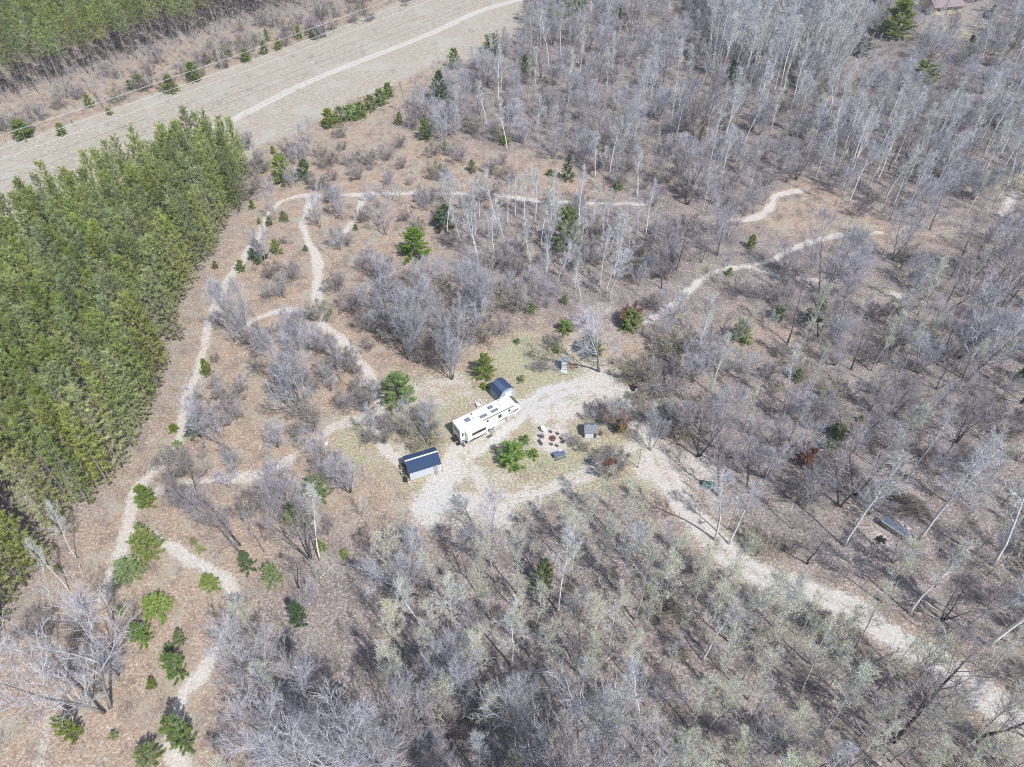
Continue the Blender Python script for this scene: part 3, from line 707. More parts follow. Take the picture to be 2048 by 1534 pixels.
for k, bx, by, ty, sx, lab in BARE:
    b = U(bx, by); h = h_from(bx, by, ty) * (1.0 if by < 1000 else .92 if by < 1250 else .8)
    KINDS[k].put(b.x, b.y, h, None, lab, 0, sx * (KINDS[k].base_h / h) ** .25); free(b.x, b.y, 2.2)
SHRUB = [(740,330,300),(840,240,215),(495,300,270),(870,310,285),(985,345,320),(700,620,590),(745,660,620),(560,590,560),(1345,530,500),(640,640,610),(530,700,660),(600,770,735),(650,700,670),(470,800,760),(700,740,700),(730,820,775),(840,880,838),(1146,888,874),
 (1168,903,890),(1225,935,905),(1215,952,925),(1075,740,725),(1215,828,806),(1195,840,815),(1290,840,800),(760,560,520),(820,575,540),(450,850,810),(620,860,820),(1000,540,500),(660,330,300),(500,390,350),(510,350,310),(1560,600,570),(640,380,350),
 (655,960,925),(360,950,910),(900,310,290),(770,880,845),(790,690,655),(1110,690,672),(1280,760,720),(1320,790,740),(1350,720,680),(1370,860,820),(1330,870,850),(1160,655,630),(590,560,530)]
for bx, by, ty in SHRUB:
    b = U(bx, by); K_shrub.put(b.x, b.y, max(1.2, h_from(bx, by, ty)), None, None, 0, 1.15); free(b.x, b.y, 1.2)

LOWER_PINES = [(-330,1560),(-330,640),(-150,600),(0,545),(120,490),(250,430),(380,375),(500,335),(512,375),(492,398),(470,450),(440,505),(398,555),(375,600),(362,680),(335,740),(318,800),(285,860),(262,915),(215,985),(170,1050),(120,1080),(85,1160),(45,1240),(0,1330),(-60,1400),(-120,1560)]
UPPER_PINES = [(-330,290),(-100,245),(0,216),(60,196),(160,160),(230,132),(300,112),(380,86),(440,62),(560,30),(640,12),(720,-10),(760,-60),(640,-330),(-330,-330)]
n1 = scatter(LOWER_PINES, 2.75, [("red_pine", 1)], {"red_pine": (.80, 1.08)}, jit=.38, keep=.96, edge=P(*LOWER_PINES[7:-1]), holes=[[(345,500),(380,500),(385,560),(350,545)],[(60,1010),(130,1040),(100,1100),(40,1100)]])
n2 = scatter(UPPER_PINES, 4.0, [("red_pine", 1)], {"red_pine": (.85, 1.05)}, jit=.3)
STRIP = [(-200,330),(0,225),(160,172),(300,125),(440,75),(560,40),(700,5),(840,-40),(900,-60),(840,0),(700,60),(560,105),(420,155),(300,200),(130,262),(0,300),(-200,380)]
scatter(STRIP, 3.1, [("slender_sapling", .75), ("bare_shrub", .25)], {"slender_sapling": (.35, .85), "bare_shrub": (.6, 1.3)}, keep=.85)
scatter([(640,0),(800,-30),(900,-60),(980,-120),(700,-200),(600,-100)], 4.5, [("grey_maple", .4), ("slender_sapling", .6)], {"grey_maple": (.6, .9)})
BIRCH_TOP = [(1400,-80),(1700,-80),(1700,60),(1690,170),(1560,215),(1470,190),(1400,120)]
BIRCH_R = [(1560,250),(1700,200),(1900,260),(2100,180),(2100,400),(1960,420),(1760,400),(1620,360)]
scatter(BIRCH_TOP, 3.5, [("birch_tree", .7), ("grey_maple", .2), ("slender_sapling", .1)], {"birch_tree": (.85, 1.15)})
scatter(BIRCH_R, 4.0, [("birch_tree", .42), ("grey_maple", .3), ("slender_sapling", .28)], {"birch_tree": (.75, 1.05), "grey_maple": (.6, .9)})
TOPW = [(1130,-80),(1045,60),(960,140),(870,190),(800,225),(850,290),(950,290),(1100,320),(1200,370),(1260,430),(1330,410),(1440,440),(1520,440),(1545,380),(1640,410),(1700,440),(1800,450),(1920,440),(2048,400),(2300,400),(2500,-330),(1130,-330)]
scatter(TOPW, 4.2, [("grey_maple", .34), ("slender_sapling", .34), ("birch_tree", .13), ("dark_oak", .10), ("bare_shrub", .09)], {"grey_maple": (.55, .95), "slender_sapling": (.8, 1.35), "birch_tree": (.6, .9), "dark_oak": (.6, .85)},
        holes=[[(1700,80),(1820,80),(1820,165),(1700,175)],[(1290,40),(1380,40),(1380,75),(1290,75)],[(1660,160),(1690,160),(1680,235),(1655,235)],[(1850,190),(2048,190),(2048,235),(1880,235)],[(1270,255),(1320,260),(1320,300),(1270,300)],[(1470,290),(1520,290),(1520,330),(1470,330)]])
MIDB = [(860,440),(940,420),(1080,420),(1210,430),(1330,460),(1300,560),(1240,620),(1120,600),(1010,560),(900,500)]
scatter(MIDB, 3.6, [("birch_tree", .55), ("slender_sapling", .15), ("bare_shrub", .15), ("grey_maple", .15)], {"birch_tree": (.5, .85), "grey_maple": (.4, .65), "slender_sapling": (.6, 1.1)}, keep=.95)
THICK = [(740,560),(860,560),(1000,560),(1110,600),(1060,660),(960,690),(900,740),(820,715),(770,680),(740,640)]
scatter(THICK, 3.2, [("grey_maple", .45), ("bare_shrub", .35), ("slender_sapling", .2)], {"grey_maple": (.5, .85), "bare_shrub": (.9, 1.6)}, keep=.95)
CLEAR = [(520,300),(700,270),(860,300),(1100,350),(1240,400),(1230,430),(1000,410),(850,430),(800,560),(740,640),(760,760),(700,900),(600,900),(500,940),(380,900),(400,760),(460,650),(520,560),(560,430),(520,380)]
scatter(CLEAR, 4.4, [("bare_shrub", .66), ("slender_sapling", .20), ("grey_maple", .14)], {"bare_shrub": (.4, 1.25), "slender_sapling": (.3, .75), "grey_maple": (.35, .65)}, keep=.6)
CENTR = [(1230,440),(1440,450),(1480,500),(1700,500),(1850,520),(1900,600),(1760,640),(1640,640),(1500,620),(1440,600),(1350,640),(1400,700),(1300,690),(1280,640)]
scatter(CENTR, 3.8, [("bare_shrub", .45), ("grey_maple", .25), ("slender_sapling", .2), ("dark_oak", .1)], {"grey_maple": (.5, .8), "dark_oak": (.5, .8)}, keep=.5)
RIGHTM = [(1300,730),(1380,690),(1500,690),(1600,680),(1720,640),(1880,620),(1960,500),(2048,440),(2350,440),(2350,1000),(1900,930),(1700,930),(1560,960),(1420,940),(1350,900),(1320,830),(1290,760)]
scatter(RIGHTM, 3.8, [("grey_maple", .32), ("slender_sapling", .2), ("bare_shrub", .18), ("dark_oak", .12), ("birch_tree", .05), ("budding_aspen", .13)], {"grey_maple": (.5, .9), "dark_oak": (.6, .95), "birch_tree": (.6, .85), "budding_aspen": (.6, .9)}, keep=.92)
RIGHTL = [(1380,900),(1560,960),(1700,930),(1900,930),(2350,1000),(2450,1560),(2150,1480),(2060,1420),(1900,1300),(1760,1230),(1640,1180),(1540,1140),(1470,1100),(1420,1030),(1385,960)]
scatter(RIGHTL, 4.1, [("slender_sapling", .32), ("grey_maple", .18), ("budding_aspen", .2), ("dark_oak", .16), ("birch_tree", .08), ("bare_shrub", .06)], {"grey_maple": (.5, .8), "slender_sapling": (.8, 1.4), "dark_oak": (.7, 1.0), "birch_tree": (.7, 1.0), "budding_aspen": (.7, 1.0)}, keep=.8)
BOT = [(860,1190),(1000,1150),(1120,1085),(1200,1040),(1280,1040),(1360,1110),(1430,1175),(1540,1210),(1700,1270),(1800,1330),(1960,1450),(2150,1600),(2300,1900),(880,1900),(820,1500),(800,1250),(780,1130)]
scatter(BOT, 3.45, [("budding_aspen", .60), ("slender_sapling", .14), ("grey_maple", .06), ("birch_tree", .13), ("dark_oak", .07)], {"budding_aspen": (.7, 1.08), "grey_maple": (.5, .8), "slender_sapling": (.8, 1.4), "birch_tree": (.7, 1.0), "dark_oak": (.6, .9)}, keep=.95)
BOTL = [(500,1030),(600,990),(720,1010),(790,1050),(860,1130),(790,1150),(800,1250),(820,1500),(880,1900),(440,1900),(450,1600),(460,1420),(520,1280),(540,1180),(480,1090)]
scatter(BOTL, 4.8, [("grey_maple", .26), ("slender_sapling", .32), ("bare_shrub", .14), ("dark_oak", .08), ("budding_aspen", .2)], {"grey_maple": (.4, .72), "dark_oak": (.6, .85), "slender_sapling": (.5, 1.2), "budding_aspen": (.6, .9)}, keep=.8)
LEFTL = [(330,930),(480,900),(560,960),(500,1050),(420,1060),(340,1030)]
scatter(LEFTL, 3.7, [("grey_maple", .5), ("bare_shrub", .5)], {"grey_maple": (.4, .7)}, keep=.6)
LEFTB = [(60,1180),(160,1220),(280,1300),(330,1400),(320,1560),(340,1900),(-200,1900),(-150,1450),(0,1340)]
scatter(LEFTB, 6.5, [("grey_maple", .3), ("bare_shrub", .4), ("slender_sapling", .3)], {"grey_maple": (.4, .8), "slender_sapling": (.4, .9)}, keep=.5)

UND = {"slender_sapling": (.4, .8), "bare_shrub": (.5, 1.0)}
um = [("slender_sapling", .6), ("bare_shrub", .4)]
scatter(BOT, 3.6, um, UND, keep=.5); scatter(RIGHTM, 3.9, um, UND, keep=.55); scatter(RIGHTL, 3.9, um, UND, keep=.55); scatter(MIDB, 4.5, um, UND, keep=.5); scatter(BOTL, 4.5, um, UND, keep=.4); scatter(TOPW, 4.5, um, UND, keep=.4)

# ---- build the plants
def gn_stuff(name, kk, pts, label, cat):
    n = len(pts)
    if not n: return
    me = bpy.data.meshes.new(name); me.vertices.add(n)
    me.vertices.foreach_set("co", np.array([[p[0], p[1], 0.0] for p in pts], np.float32).ravel())
    a = me.attributes.new("vid", 'INT', 'POINT'); a.data.foreach_set("value", np.array([i % len(kk.var) for i in range(n)], np.int32))
    a = me.attributes.new("rz", 'FLOAT_VECTOR', 'POINT'); a.data.foreach_set("vector", np.array([[0, 0, RG.uniform(0, 6.28)] for _ in pts], np.float32).ravel())
    a = me.attributes.new("scl", 'FLOAT_VECTOR', 'POINT')
    a.data.foreach_set("vector", np.array([[p[2] / kk.base_h * p[6]] * 2 + [p[2] / kk.base_h] for p in pts], np.float32).ravel())
    o = link(bpy.data.objects.new(name, me)); tag(o, label, cat, kind="stuff")
    ng = bpy.data.node_groups.new(name, 'GeometryNodeTree')
    ng.interface.new_socket("Geometry", in_out='INPUT', socket_type='NodeSocketGeometry')
    ng.interface.new_socket("Geometry", in_out='OUTPUT', socket_type='NodeSocketGeometry')
    gi = ng.nodes.new("NodeGroupInput"); go = ng.nodes.new("NodeGroupOutput")
    jn = ng.nodes.new("GeometryNodeJoinGeometry")
    for srcs in kk.src:
        j2 = ng.nodes.new("GeometryNodeJoinGeometry")
        for s_ in srcs:
            oi = ng.nodes.new("GeometryNodeObjectInfo"); oi.inputs["Object"].default_value = s_; oi.transform_space = 'ORIGINAL'
            ng.links.new(oi.outputs["Geometry"], j2.inputs[0])
        g2 = ng.nodes.new("GeometryNodeGeometryToInstance"); ng.links.new(j2.outputs[0], g2.inputs[0]); ng.links.new(g2.outputs[0], jn.inputs[0])
    ip = ng.nodes.new("GeometryNodeInstanceOnPoints"); ng.links.new(gi.outputs[0], ip.inputs["Points"]); ng.links.new(jn.outputs[0], ip.inputs["Instance"])
    ip.inputs["Pick Instance"].default_value = True
    def at(nm, ty):
        x = ng.nodes.new("GeometryNodeInputNamedAttribute"); x.data_type = ty; x.inputs["Name"].default_value = nm
        return [s for s in x.outputs if s.enabled and s.name == "Attribute"][0]
    ng.links.new(at("vid", 'INT'), ip.inputs["Instance Index"])
    e2r = ng.nodes.new("FunctionNodeEulerToRotation"); ng.links.new(at("rz", 'FLOAT_VECTOR'), e2r.inputs[0]); ng.links.new(e2r.outputs[0], ip.inputs["Rotation"])
    ng.links.new(at("scl", 'FLOAT_VECTOR'), ip.inputs["Scale"])
    ng.links.new(ip.outputs[0], go.inputs[0])
    md = o.modifiers.new("spread", 'NODES'); md.node_group = ng
    return o
counts = {}
for kname, kk in KINDS.items():
    def keyf(it):
        px, py, d = Proj(it[0], it[1]); tx, ty, _ = Proj(it[0], it[1], it[2])
        inside = (-10 < px < 2058 and -10 < py < 1544) or (-10 < tx < 2058 and -10 < ty < 1544)
        return (0 if (it[4] or inside) else 1, 0 if it[4] else 1, d / max(.5, it[2] / kk.base_h))
    items = sorted(kk.items, key=keyf)
    inside = [it for it in items if keyf(it)[0] == 0]
    CAP = 290 if kname != "red_pine" else 300
    ind = inside[:CAP]; ids = set(id(i) for i in ind); rest = [i for i in items if id(i) not in ids]
    counts[kname] = (len(ind), len(rest)); kk.src = [None] * len(kk.var)
    grp = {"red_pine": "red pines of the plantation", "edge_pine": "pines along the plantation's edge", "birch_tree": "white birches in the woods", "budding_aspen": "budding aspens in the lower woods", "grey_maple": "grey maples in the woods", "dark_oak": "dark oaks in the woods",
           "slender_sapling": "thin saplings in the woods", "bare_shrub": "bare shrubs in the clearing and woods", "white_pine": "green pines among the bare trees", "dark_pine": "dark pines among the bare trees", "young_pine": "young pines along the trails"}[kname]
    for n, (x, y, h, rz, lab, tilt, sx) in enumerate(ind):
        v = n % len(kk.var); tm, cm, jm = kk.var[v]; s = h / kk.base_h
        rz = RG.uniform(0, 6.283) if rz is None else rz
        q, _, d = Proj(x, y)
        lab = lab or f"{size_word(h, kk.base_h)} {DESC[kname]} {where(x, y)}"
        if len(lab.replace("-", " ").split()) > 16: lab = lab.replace("very far ", "far ").replace("very tall ", "tall ").replace("bare brown twiggy", "bare twiggy").replace("above and ", "up ").replace("below and ", "down ")
        if kk.parts and (d < 175 or kk.src[v] is None):
            o = empty(kname, (x, y, 0), rz, lab, kk.cat, grp)
            o.scale = (s * sx, s * sx, s)
            a = child(o, "trunk", tm); b = child(o, "crown", cm)
            if kk.src[v] is None: kk.src[v] = (a, b)
        else:
            o = link(bpy.data.objects.new(kname, jm)); o.location = (x, y, 0); o.rotation_euler = (0, 0, rz); o.scale = (s * sx, s * sx, s)
            tag(o, lab, kk.cat, grp)
            if kk.src[v] is None: kk.src[v] = (o,)
    kk.src = [s_ for s_ in kk.src if s_]
    if rest:
        gn_stuff({"red_pine": "far_red_pines", "birch_tree": "far_birches", "budding_aspen": "far_aspens", "grey_maple": "far_maples", "dark_oak": "far_oaks", "slender_sapling": "far_saplings", "bare_shrub": "far_shrubs"}.get(kname, "far_" + kname),
                 kk, rest, f"mass of more distant {DESC[kname]}s in the woods behind", kk.cat)
print("PLANTS", counts, n1, n2)

# low undergrowth: knee-high twigs and seedlings too many to count
def brush_src(seed, h, n, mats):
    rg = random.Random(seed); C = MB()
    for _ in range(n):
        p = Vector((rg.uniform(-.9, .9), rg.uniform(-.9, .9), 0)); d = (Vector((0, 0, 1)) + rv(rg) * .55).normalized()
        L = h * rg.uniform(.4, 1.1); tri(C, p, d, L, .03, rg)
        for _ in range(3): tri(C, p + d * L * rg.uniform(.3, .8), turn(d, rg.uniform(.4, .9), rg), L * .45, .02, rg)
    return MB(), C
K_br = Kind("undergrowth_clump", "undergrowth", M_bark_grey, [M_twig_brown], [brush_src(1, 1.1, 26, None), brush_src(2, .8, 34, None), brush_src(3, 1.6, 16, None)], 1.0, False)
src = []
for v, (px, py) in enumerate([(1500, 1010), (1120, 1090), (1560, 900)]):
    b = U(px, py); o = link(bpy.data.objects.new("undergrowth_clump", K_br.var[v][2])); o.location = b
    tag(o, f"low clump of bare brown twigs {where(b.x, b.y)}", "undergrowth", "low twig clumps under the bare trees"); src.append((o,))
K_br.src = src
up = []
Xs = rng.uniform(-170, 170, 60000); Ys = rng.uniform(20, 330, 60000)
wd_ = np.zeros(Xs.shape)
for p in WOODS[2:]: wd_ = np.maximum(wd_, soft(Xs, Ys, p, 4.0))
fd = soft(Xs, Ys, FIELD, 3); pm = soft(Xs, Ys, WOODS[0], 2)
sd_, gr_, *_ = masks(Xs, Ys)
for x, y, a, b, c, d in zip(Xs, Ys, wd_, fd, pm, sd_):
    pr = .85 * a + .3 * (1 - a)
    if c > .5: pr = .1
    if b > .5: pr = .02
    if d > .25: pr = 0
    px, py, _ = Proj(x, y)
    if RG.random() < pr and -60 < px < 2110 and -60 < py < 1600 and all((k.x - x) ** 2 + (k.y - y) ** 2 > r * r for k, r in KEEP): up.append((x, y, RG.uniform(.6, 1.35), 0, 0, 0, 1.0))
gn_stuff("undergrowth", K_br, up, "low bare twigs and seedlings covering the woodland floor", "undergrowth")
print("UNDER", len(up))

# ================================================================== built things
W_ = lambda *a, **k: simple(*a, **k)
M_white = simple("white_gelcoat", (.80, .80, .78), .35, .04, 1.0, spec=.5)
M_roofw = simple("white_rubber_roof", (.78, .775, .75), .6, .06, .8)
M_gray = simple("grey_metal", (.35, .36, .37), .45, .1, 4, metal=.4)
M_dark = simple("black_plastic", (.03, .03, .032), .5, .2, 5)
M_glass = simple("dark_glass", (.025, .03, .035), .08, .1, 2, spec=.8)
M_swoosh = simple("grey_decal", (.10, .10, .105), .4, .1, 2)
M_swoosh2 = simple("tan_decal", (.33, .28, .23), .4, .1, 2)
M_solar = simple("solar_panel", (.16, .18, .24), .25, .12, 6, spec=.6)
M_siding = simple("pale_siding", (.62, .65, .68), .6, .06, 2)
M_siddk = simple("blue_grey_siding", (.34, .40, .46), .6, .06, 2)
M_sidew = simple("white_door_paint", (.78, .79, .79), .5, .04, 2)
M_trim = simple("white_trim", (.72, .74, .76), .5, .05, 2)
M_wood = simple("weathered_wood", (.30, .26, .22), .85, .35, 6, bump=.3)
M_woodg = simple("grey_boards", (.36, .36, .37), .85, .3, 5, bump=.3)
M_woodr = simple("reddish_boards", (.36, .22, .18), .85, .3, 5)
M_rust = simple("rusty_steel", (.20, .075, .035), .8, .4, 8, bump=.3)
M_ash = simple("ash_and_char", (.03, .028, .027), .95, .4, 6, bump=.5)
M_ember = simple("burnt_orange_clay", (.42, .22, .14), .9, .3, 9)
M_stone = simple("field_stone", (.40, .38, .36), .9, .25, 5, bump=.4)
M_log = simple("bare_log", (.46, .42, .38), .85, .25, 5, bump=.3)
M_cut = simple("split_firewood", (.62, .52, .40), .85, .25, 6)
M_blue = simple("slate_blue_canvas", (.11, .14, .21), .7, .2, 6, bump=.3)
M_teal = simple("dark_green_tarp", (.05, .13, .115), .45, .35, 7, bump=.4)
M_shingle = simple("grey_shingles", (.19, .20, .225), .85, .35, 9, bump=.4)
M_rubber = simple("tyre_rubber", (.03, .03, .03), .8, .2, 6)
M_tan = simple("tan_siding", (.55, .46, .30), .7, .1, 2)
M_brownroof = simple("mauve_brown_shingles", (.25, .195, .195), .85, .15, 3, bump=.2)
M_wire = simple("bright_aluminium_wire", (.50, .50, .50), .5, .03, 1)
M_stick = simple("dry_brush", (.22, .18, .16), .9, .4, 3)
def ribmat(name, col, ax, sc, rough=.3, metal=.3):
    m, t, b = newmat(name)
    tc = N(t, "ShaderNodeTexCoord").outputs["Object"]
    wv = N(t, "ShaderNodeTexWave", bands_direction=ax); wv.inputs["Scale"].default_value = sc; t.links.new(tc, wv.inputs[0])
    nz = noise(t, tc, 3, 3)
    t.links.new(mix(t, mth(t, 'MULTIPLY', nz, .6), col, tuple(c * .6 for c in col)), b.inputs["Base Color"])
    bp = N(t, "ShaderNodeBump"); bp.inputs["Strength"].default_value = .6; bp.inputs["Distance"].default_value = .04
    t.links.new(wv.outputs["Fac"], bp.inputs["Height"]); t.links.new(bp.outputs[0], b.inputs["Normal"])
    b.inputs["Roughness"].default_value = rough; b.inputs["Metallic"].default_value = metal
    return m
M_steel = ribmat("blue_ribbed_steel", (.06, .10, .19), 'X', 3.2)
M_steelY = ribmat("blue_ribbed_steel_cross", (.035, .055, .10), 'Y', 3.2)
M_bluroof = ribmat("slate_corrugated", (.085, .115, .165), 'X', 5, .5, .2)
M_lap = ribmat("lap_siding", (.62, .66, .70), 'Z', 2.6, .5, 0)

class Fr:
    """local frame of a thing: origin o on the ground, x axis at angle a"""
    def __init__(s, o, a): s.o, s.a = Vector((o[0], o[1], 0)), a
    def px(s, px, py, z=0.0):
        p = U(px, py, z) - Vector((s.o.x, s.o.y, 0)); c, n = math.cos(-s.a), math.sin(-s.a)
        return Vector((p.x * c - p.y * n, p.x * n + p.y * c, z))

# ---- fifth-wheel camper
fr = Fr((-8.3, 73.5), R(33.2))
rv_ = empty("travel_trailer", (fr.o.x, fr.o.y, 0), fr.a, "long white camping trailer with side slide-out parked on the gravel drive", "camper")
W = 2.45; L = 11.5
side = [(0, .62), (8.3, .62), (8.6, 1.45), (11.0, 1.5), (11.5, 1.75), (11.62, 2.3), (11.35, 3.0), (10.7, 3.5), (10.2, 3.62), (.12, 3.62), (0, 3.5)]
b = MB(); b.prism([(x, z) for x, z in side], 0, W, 0, 'y'); body = b.obj("body", M_white, rv_)
b = MB(); b.prism([(.02, 3.62), (.6, 3.66), (9.8, 3.66), (10.25, 3.63)], .08, W - .08, 0, 'y'); roof = b.obj("roof", M_roofw, rv_)
b = MB(); b.box((7.3, -.06, 3.42), (6.0, .12, .12), bev=.03); b.obj("awning", M_dark, rv_)
b = MB(); b.box((2.75, -.42, 1.9), (3.7, .86, 2.35), bev=.04); b.box((2.75, -.43, 3.10), (3.86, .94, .06)); sl_o = b.obj("slide_out", M_white, rv_)
b = MB(); b.box((3.0, -.862, 2.35), (2.6, .03, .62), bev=.01); b.obj("window", M_glass, sl_o)
b = MB(); b.add([(.95, -.856, .8), (4.5, -.856, .8), (4.5, -.856, 1.05), (3.2, -.856, 1.12), (1.9, -.856, 1.38), (.95, -.856, 1.15)], [(0, 1, 2, 3, 4, 5)]); b.add([(1.3, -.859, .95), (4.4, -.859, 1.3), (4.5, -.859, 1.5), (2.9, -.859, 1.22)], [(0, 1, 2, 3)]); b.obj("decal", M_swoosh, sl_o)
b = MB(); b.box((6.4, W + .25, 1.9), (2.4, .5, 2.0), bev=.04); b.box((6.4, W + .26, 2.93), (2.5, .56, .06)); b.obj("slide_out", M_white, rv_)
def win(parent, x, z, w, h, nm="window", m=None):
    b = MB(); b.box((x, -.012, z), (w, .03, h), bev=.008); return b.obj(nm, m or M_glass, parent)
win(rv_, .45, 2.35, .28, .9); win(rv_, 5.15, 2.75, .35, .5); win(rv_, 7.55, 2.45, .62, .8); win(rv_, 9.4, 2.75, .38, .6)
b = MB(); b.box((5.75, -.02, 1.95), (.75, .05, 2.0), bev=.015); dr = b.obj("door", M_sidew, rv_); b = MB(); b.box((5.98, -.06, 1.9), (.05, .05, .2)); b.obj("handle", M_dark, dr)
b = MB(); b.box((-.012, 1.15, 2.55), (.03, 1.7, .75), bev=.01); b.obj("rear_window", M_glass, rv_)
b = MB(); b.box((-.012, 1.2, 1.1), (.028, 1.6, .28), bev=.01); b.obj("rear_decal", M_swoosh2, rv_)
b = MB()
b.add([(6.5, -.006, .85), (8.4, -.006, 1.25), (9.2, -.006, 1.55), (8.2, -.006, 1.5), (7.2, -.006, 1.18)], [(0, 1, 2, 3, 4)])
b.add([(8.9, -.006, 1.75), (11.0, -.006, 1.9), (11.35, -.006, 2.35), (10.6, -.006, 2.25), (9.6, -.006, 2.0)], [(0, 1, 2, 3, 4)])
b.add([(0.1, -.006, .7), (.8, -.006, .7), (.8, -.006, .95), (.1, -.006, 1.1)], [(0, 1, 2, 3)]); b.obj("decal", M_swoosh, rv_)
b = MB(); b.prism([(10.78, 3.46), (11.38, 2.96), (11.44, 3.0), (10.84, 3.51)], .25, W - .25, 0, 'y'); b.obj("front_cap_panel", M_swoosh, rv_)
b = MB(); b.prism([(11.46, 2.75), (11.64, 2.3), (11.68, 2.32), (11.5, 2.79)], .05, .75, 0, 'y'); b.obj("front_marker_panel", M_dark, rv_)
for (px, py, sx, sy) in ((934.7, 839.6, .95, .85), (966.5, 831.8, 1.35, .62), (989, 820.8, 1.35, .55), (980, 814.5, .95, .7)):
    c = fr.px(px, py, 3.72); b = MB(); b.box((c.x, c.y, 3.72), (sx, sy, .05), bev=.01); b.obj("solar_panel", M_solar, roof)
for (px, py, sx, sy, hh, mm, nm) in ((942.6, 828, .3, .3, .1, M_dark, "roof_vent"), (995.7, 801.5, .5, .25, .08, M_gray, "roof_vent"), (952, 836, .95, .75, .3, M_roofw, "air_conditioner"), (1003, 808, .95, .75, .3, M_roofw, "air_conditioner"), (920, 848, .35, .35, .1, M_roofw, "roof_vent")):
    c = fr.px(px, py, 3.72); b = MB(); b.box((c.x, c.y, 3.68 + hh / 2), (sx, sy, hh), bev=.05); b.obj(nm, mm, roof)
for k, x in enumerate((5.0, 6.0)):
    for y in (.14, W - .14):
        b = MB(); b.prism([(x + .36 * math.cos(t * .5236), .37 + .36 * math.sin(t * .5236)) for t in range(12)], y - .12, y + .12, 0, 'y'); wh = b.obj("wheel", M_rubber, rv_)
        b = MB(); b.prism([(x + .2 * math.cos(t * .5236), .37 + .2 * math.sin(t * .5236)) for t in range(12)], y - .125, y + .125, 0, 'y'); b.obj("rim", M_gray, wh)
for x, y in ((.7, .3), (.7, W - .3), (9.1, .4), (9.1, W - .4)):
    b = MB(); b.box((x, y, .5 if x < 5 else .75), (.1, .1, 1.0 if x < 5 else 1.5)); b.box((x, y, .03), (.3, .3, .06)); b.obj("jack", M_gray, rv_)
b = MB(); b.box((10.4, W / 2, 1.2), (.35, .35, .6)); b.obj("hitch", M_dark, rv_)
b = MB()
for i in range(3): b.box((5.75, -.2 - .27 * i, .72 - .2 * i), (.7, .24, .04))
for sx in (-.34, .34): b.tube([(5.75 + sx, -.1, .8), (5.75 + sx, -.85, .12)], .02, 4); b.tube([(5.75 + sx, -.1, 1.5), (5.75 + sx, -.8, 1.0), (5.75 + sx, -.85, .1)], .018, 4)
b.obj("steps", M_gray, rv_)
b = MB(); b.box((-.35, 1.2, .7), (.7, 1.2, .06)); b.box((-.35, .1, .55), (.5, .5, .3)); b.obj("bumper_rack", M_dark, rv_)
# mats
def mat_at(px, py, sx, sy, a, lab):
    p = U(px, py); b = MB(); b.box((0, 0, .02), (sx, sy, .04), bev=.01); o = b.obj("door_mat", M_swoosh); o.location = p; o.rotation_euler = (0, 0, a); tag(o, lab, "mat")
mat_at(979, 872.5, .95, .55, fr.a, "grey mat at the foot of the white camper's steps")
mat_at(926, 890, .5, .9, fr.a, "dark mat on the ground behind the white camper's corner")
# ---- folding things around the camper
def camp_chair(px, py, rz, lab, m=None, big=False):
    p = U(px, py); s = 1.25 if big else 1
    o = empty("camp_chair", p, rz, lab, "chair", None if big else "camp chairs around the fire ring"); o.scale = (s, s, s)
    b = MB(); b.box((0, 0, .42), (.5, .5, .05), bev=.02); b.obj("seat", m, o)
    b = MB(); b.prism([(-.2, .42), (-.26, .42), (-.42, .98), (-.36, 1.0)], -.26, .26, 0, 'y'); b.obj("backrest", m, o)
    for sy in (-.26, .26):
        b = MB(); b.box((.02, sy, .62), (.5, .07, .04)); b.obj("armrest", m, o)
        for sx in (-.22, .22): b = MB(); b.tube([(sx, sy, 0), (sx, sy, .6)], .022, 4); b.obj("leg", m, o)
    return o
camp_chair(957, 813, R(200), "white plastic chair on the grass behind the white camper", M_white, True)
# ---- small barn-roofed garden shed
def barn_shed(name, o, ang, Lx, prof, wallh, lab, cat, roofm, wallm, back_over=.1):
    """profile prof: half roof list of (offset from ridge, height) both sides; ridge runs along local x"""
    t = empty(name, (o[0], o[1], 0), ang, lab, cat)
    left = [(-a, h) for a, h in prof[::-1]]; full = left + prof[1:]
    e = prof[-1][0] - .08
    wl = [(-e, .05), (e, .05)] + [(a - .08 if a > 0 else a, h - .10) for a, h in prof[::-1]] + [(-(a - .08) if a > 0 else a, h - .10) for a, h in prof[1:]]
    b = MB(); b.prism(wl, 0, Lx, 0, 'x'); b.obj("wall", wallm, t)
    up = [(y, z) for y, z in full]; lo = [(y * .985, z - .07) for y, z in full[::-1]]
    b = MB(); n = len(full)
    for i in range(n - 1):
        b.prism([full[i], full[i + 1], (full[i + 1][0], full[i + 1][1] - .06), (full[i][0], full[i][1] - .06)], -.14, Lx + .14, 0, 'x')
    rf = b.obj("roof", roofm, t)
    b = MB(); b.prism([(-.13, prof[0][1] - .02), (0, prof[0][1] + .035), (.13, prof[0][1] - .02)], -.15, Lx + .15, 0, 'x'); b.obj("ridge_cap", M_trim if Lx > 3 else M_steel, rf)
    return t, rf
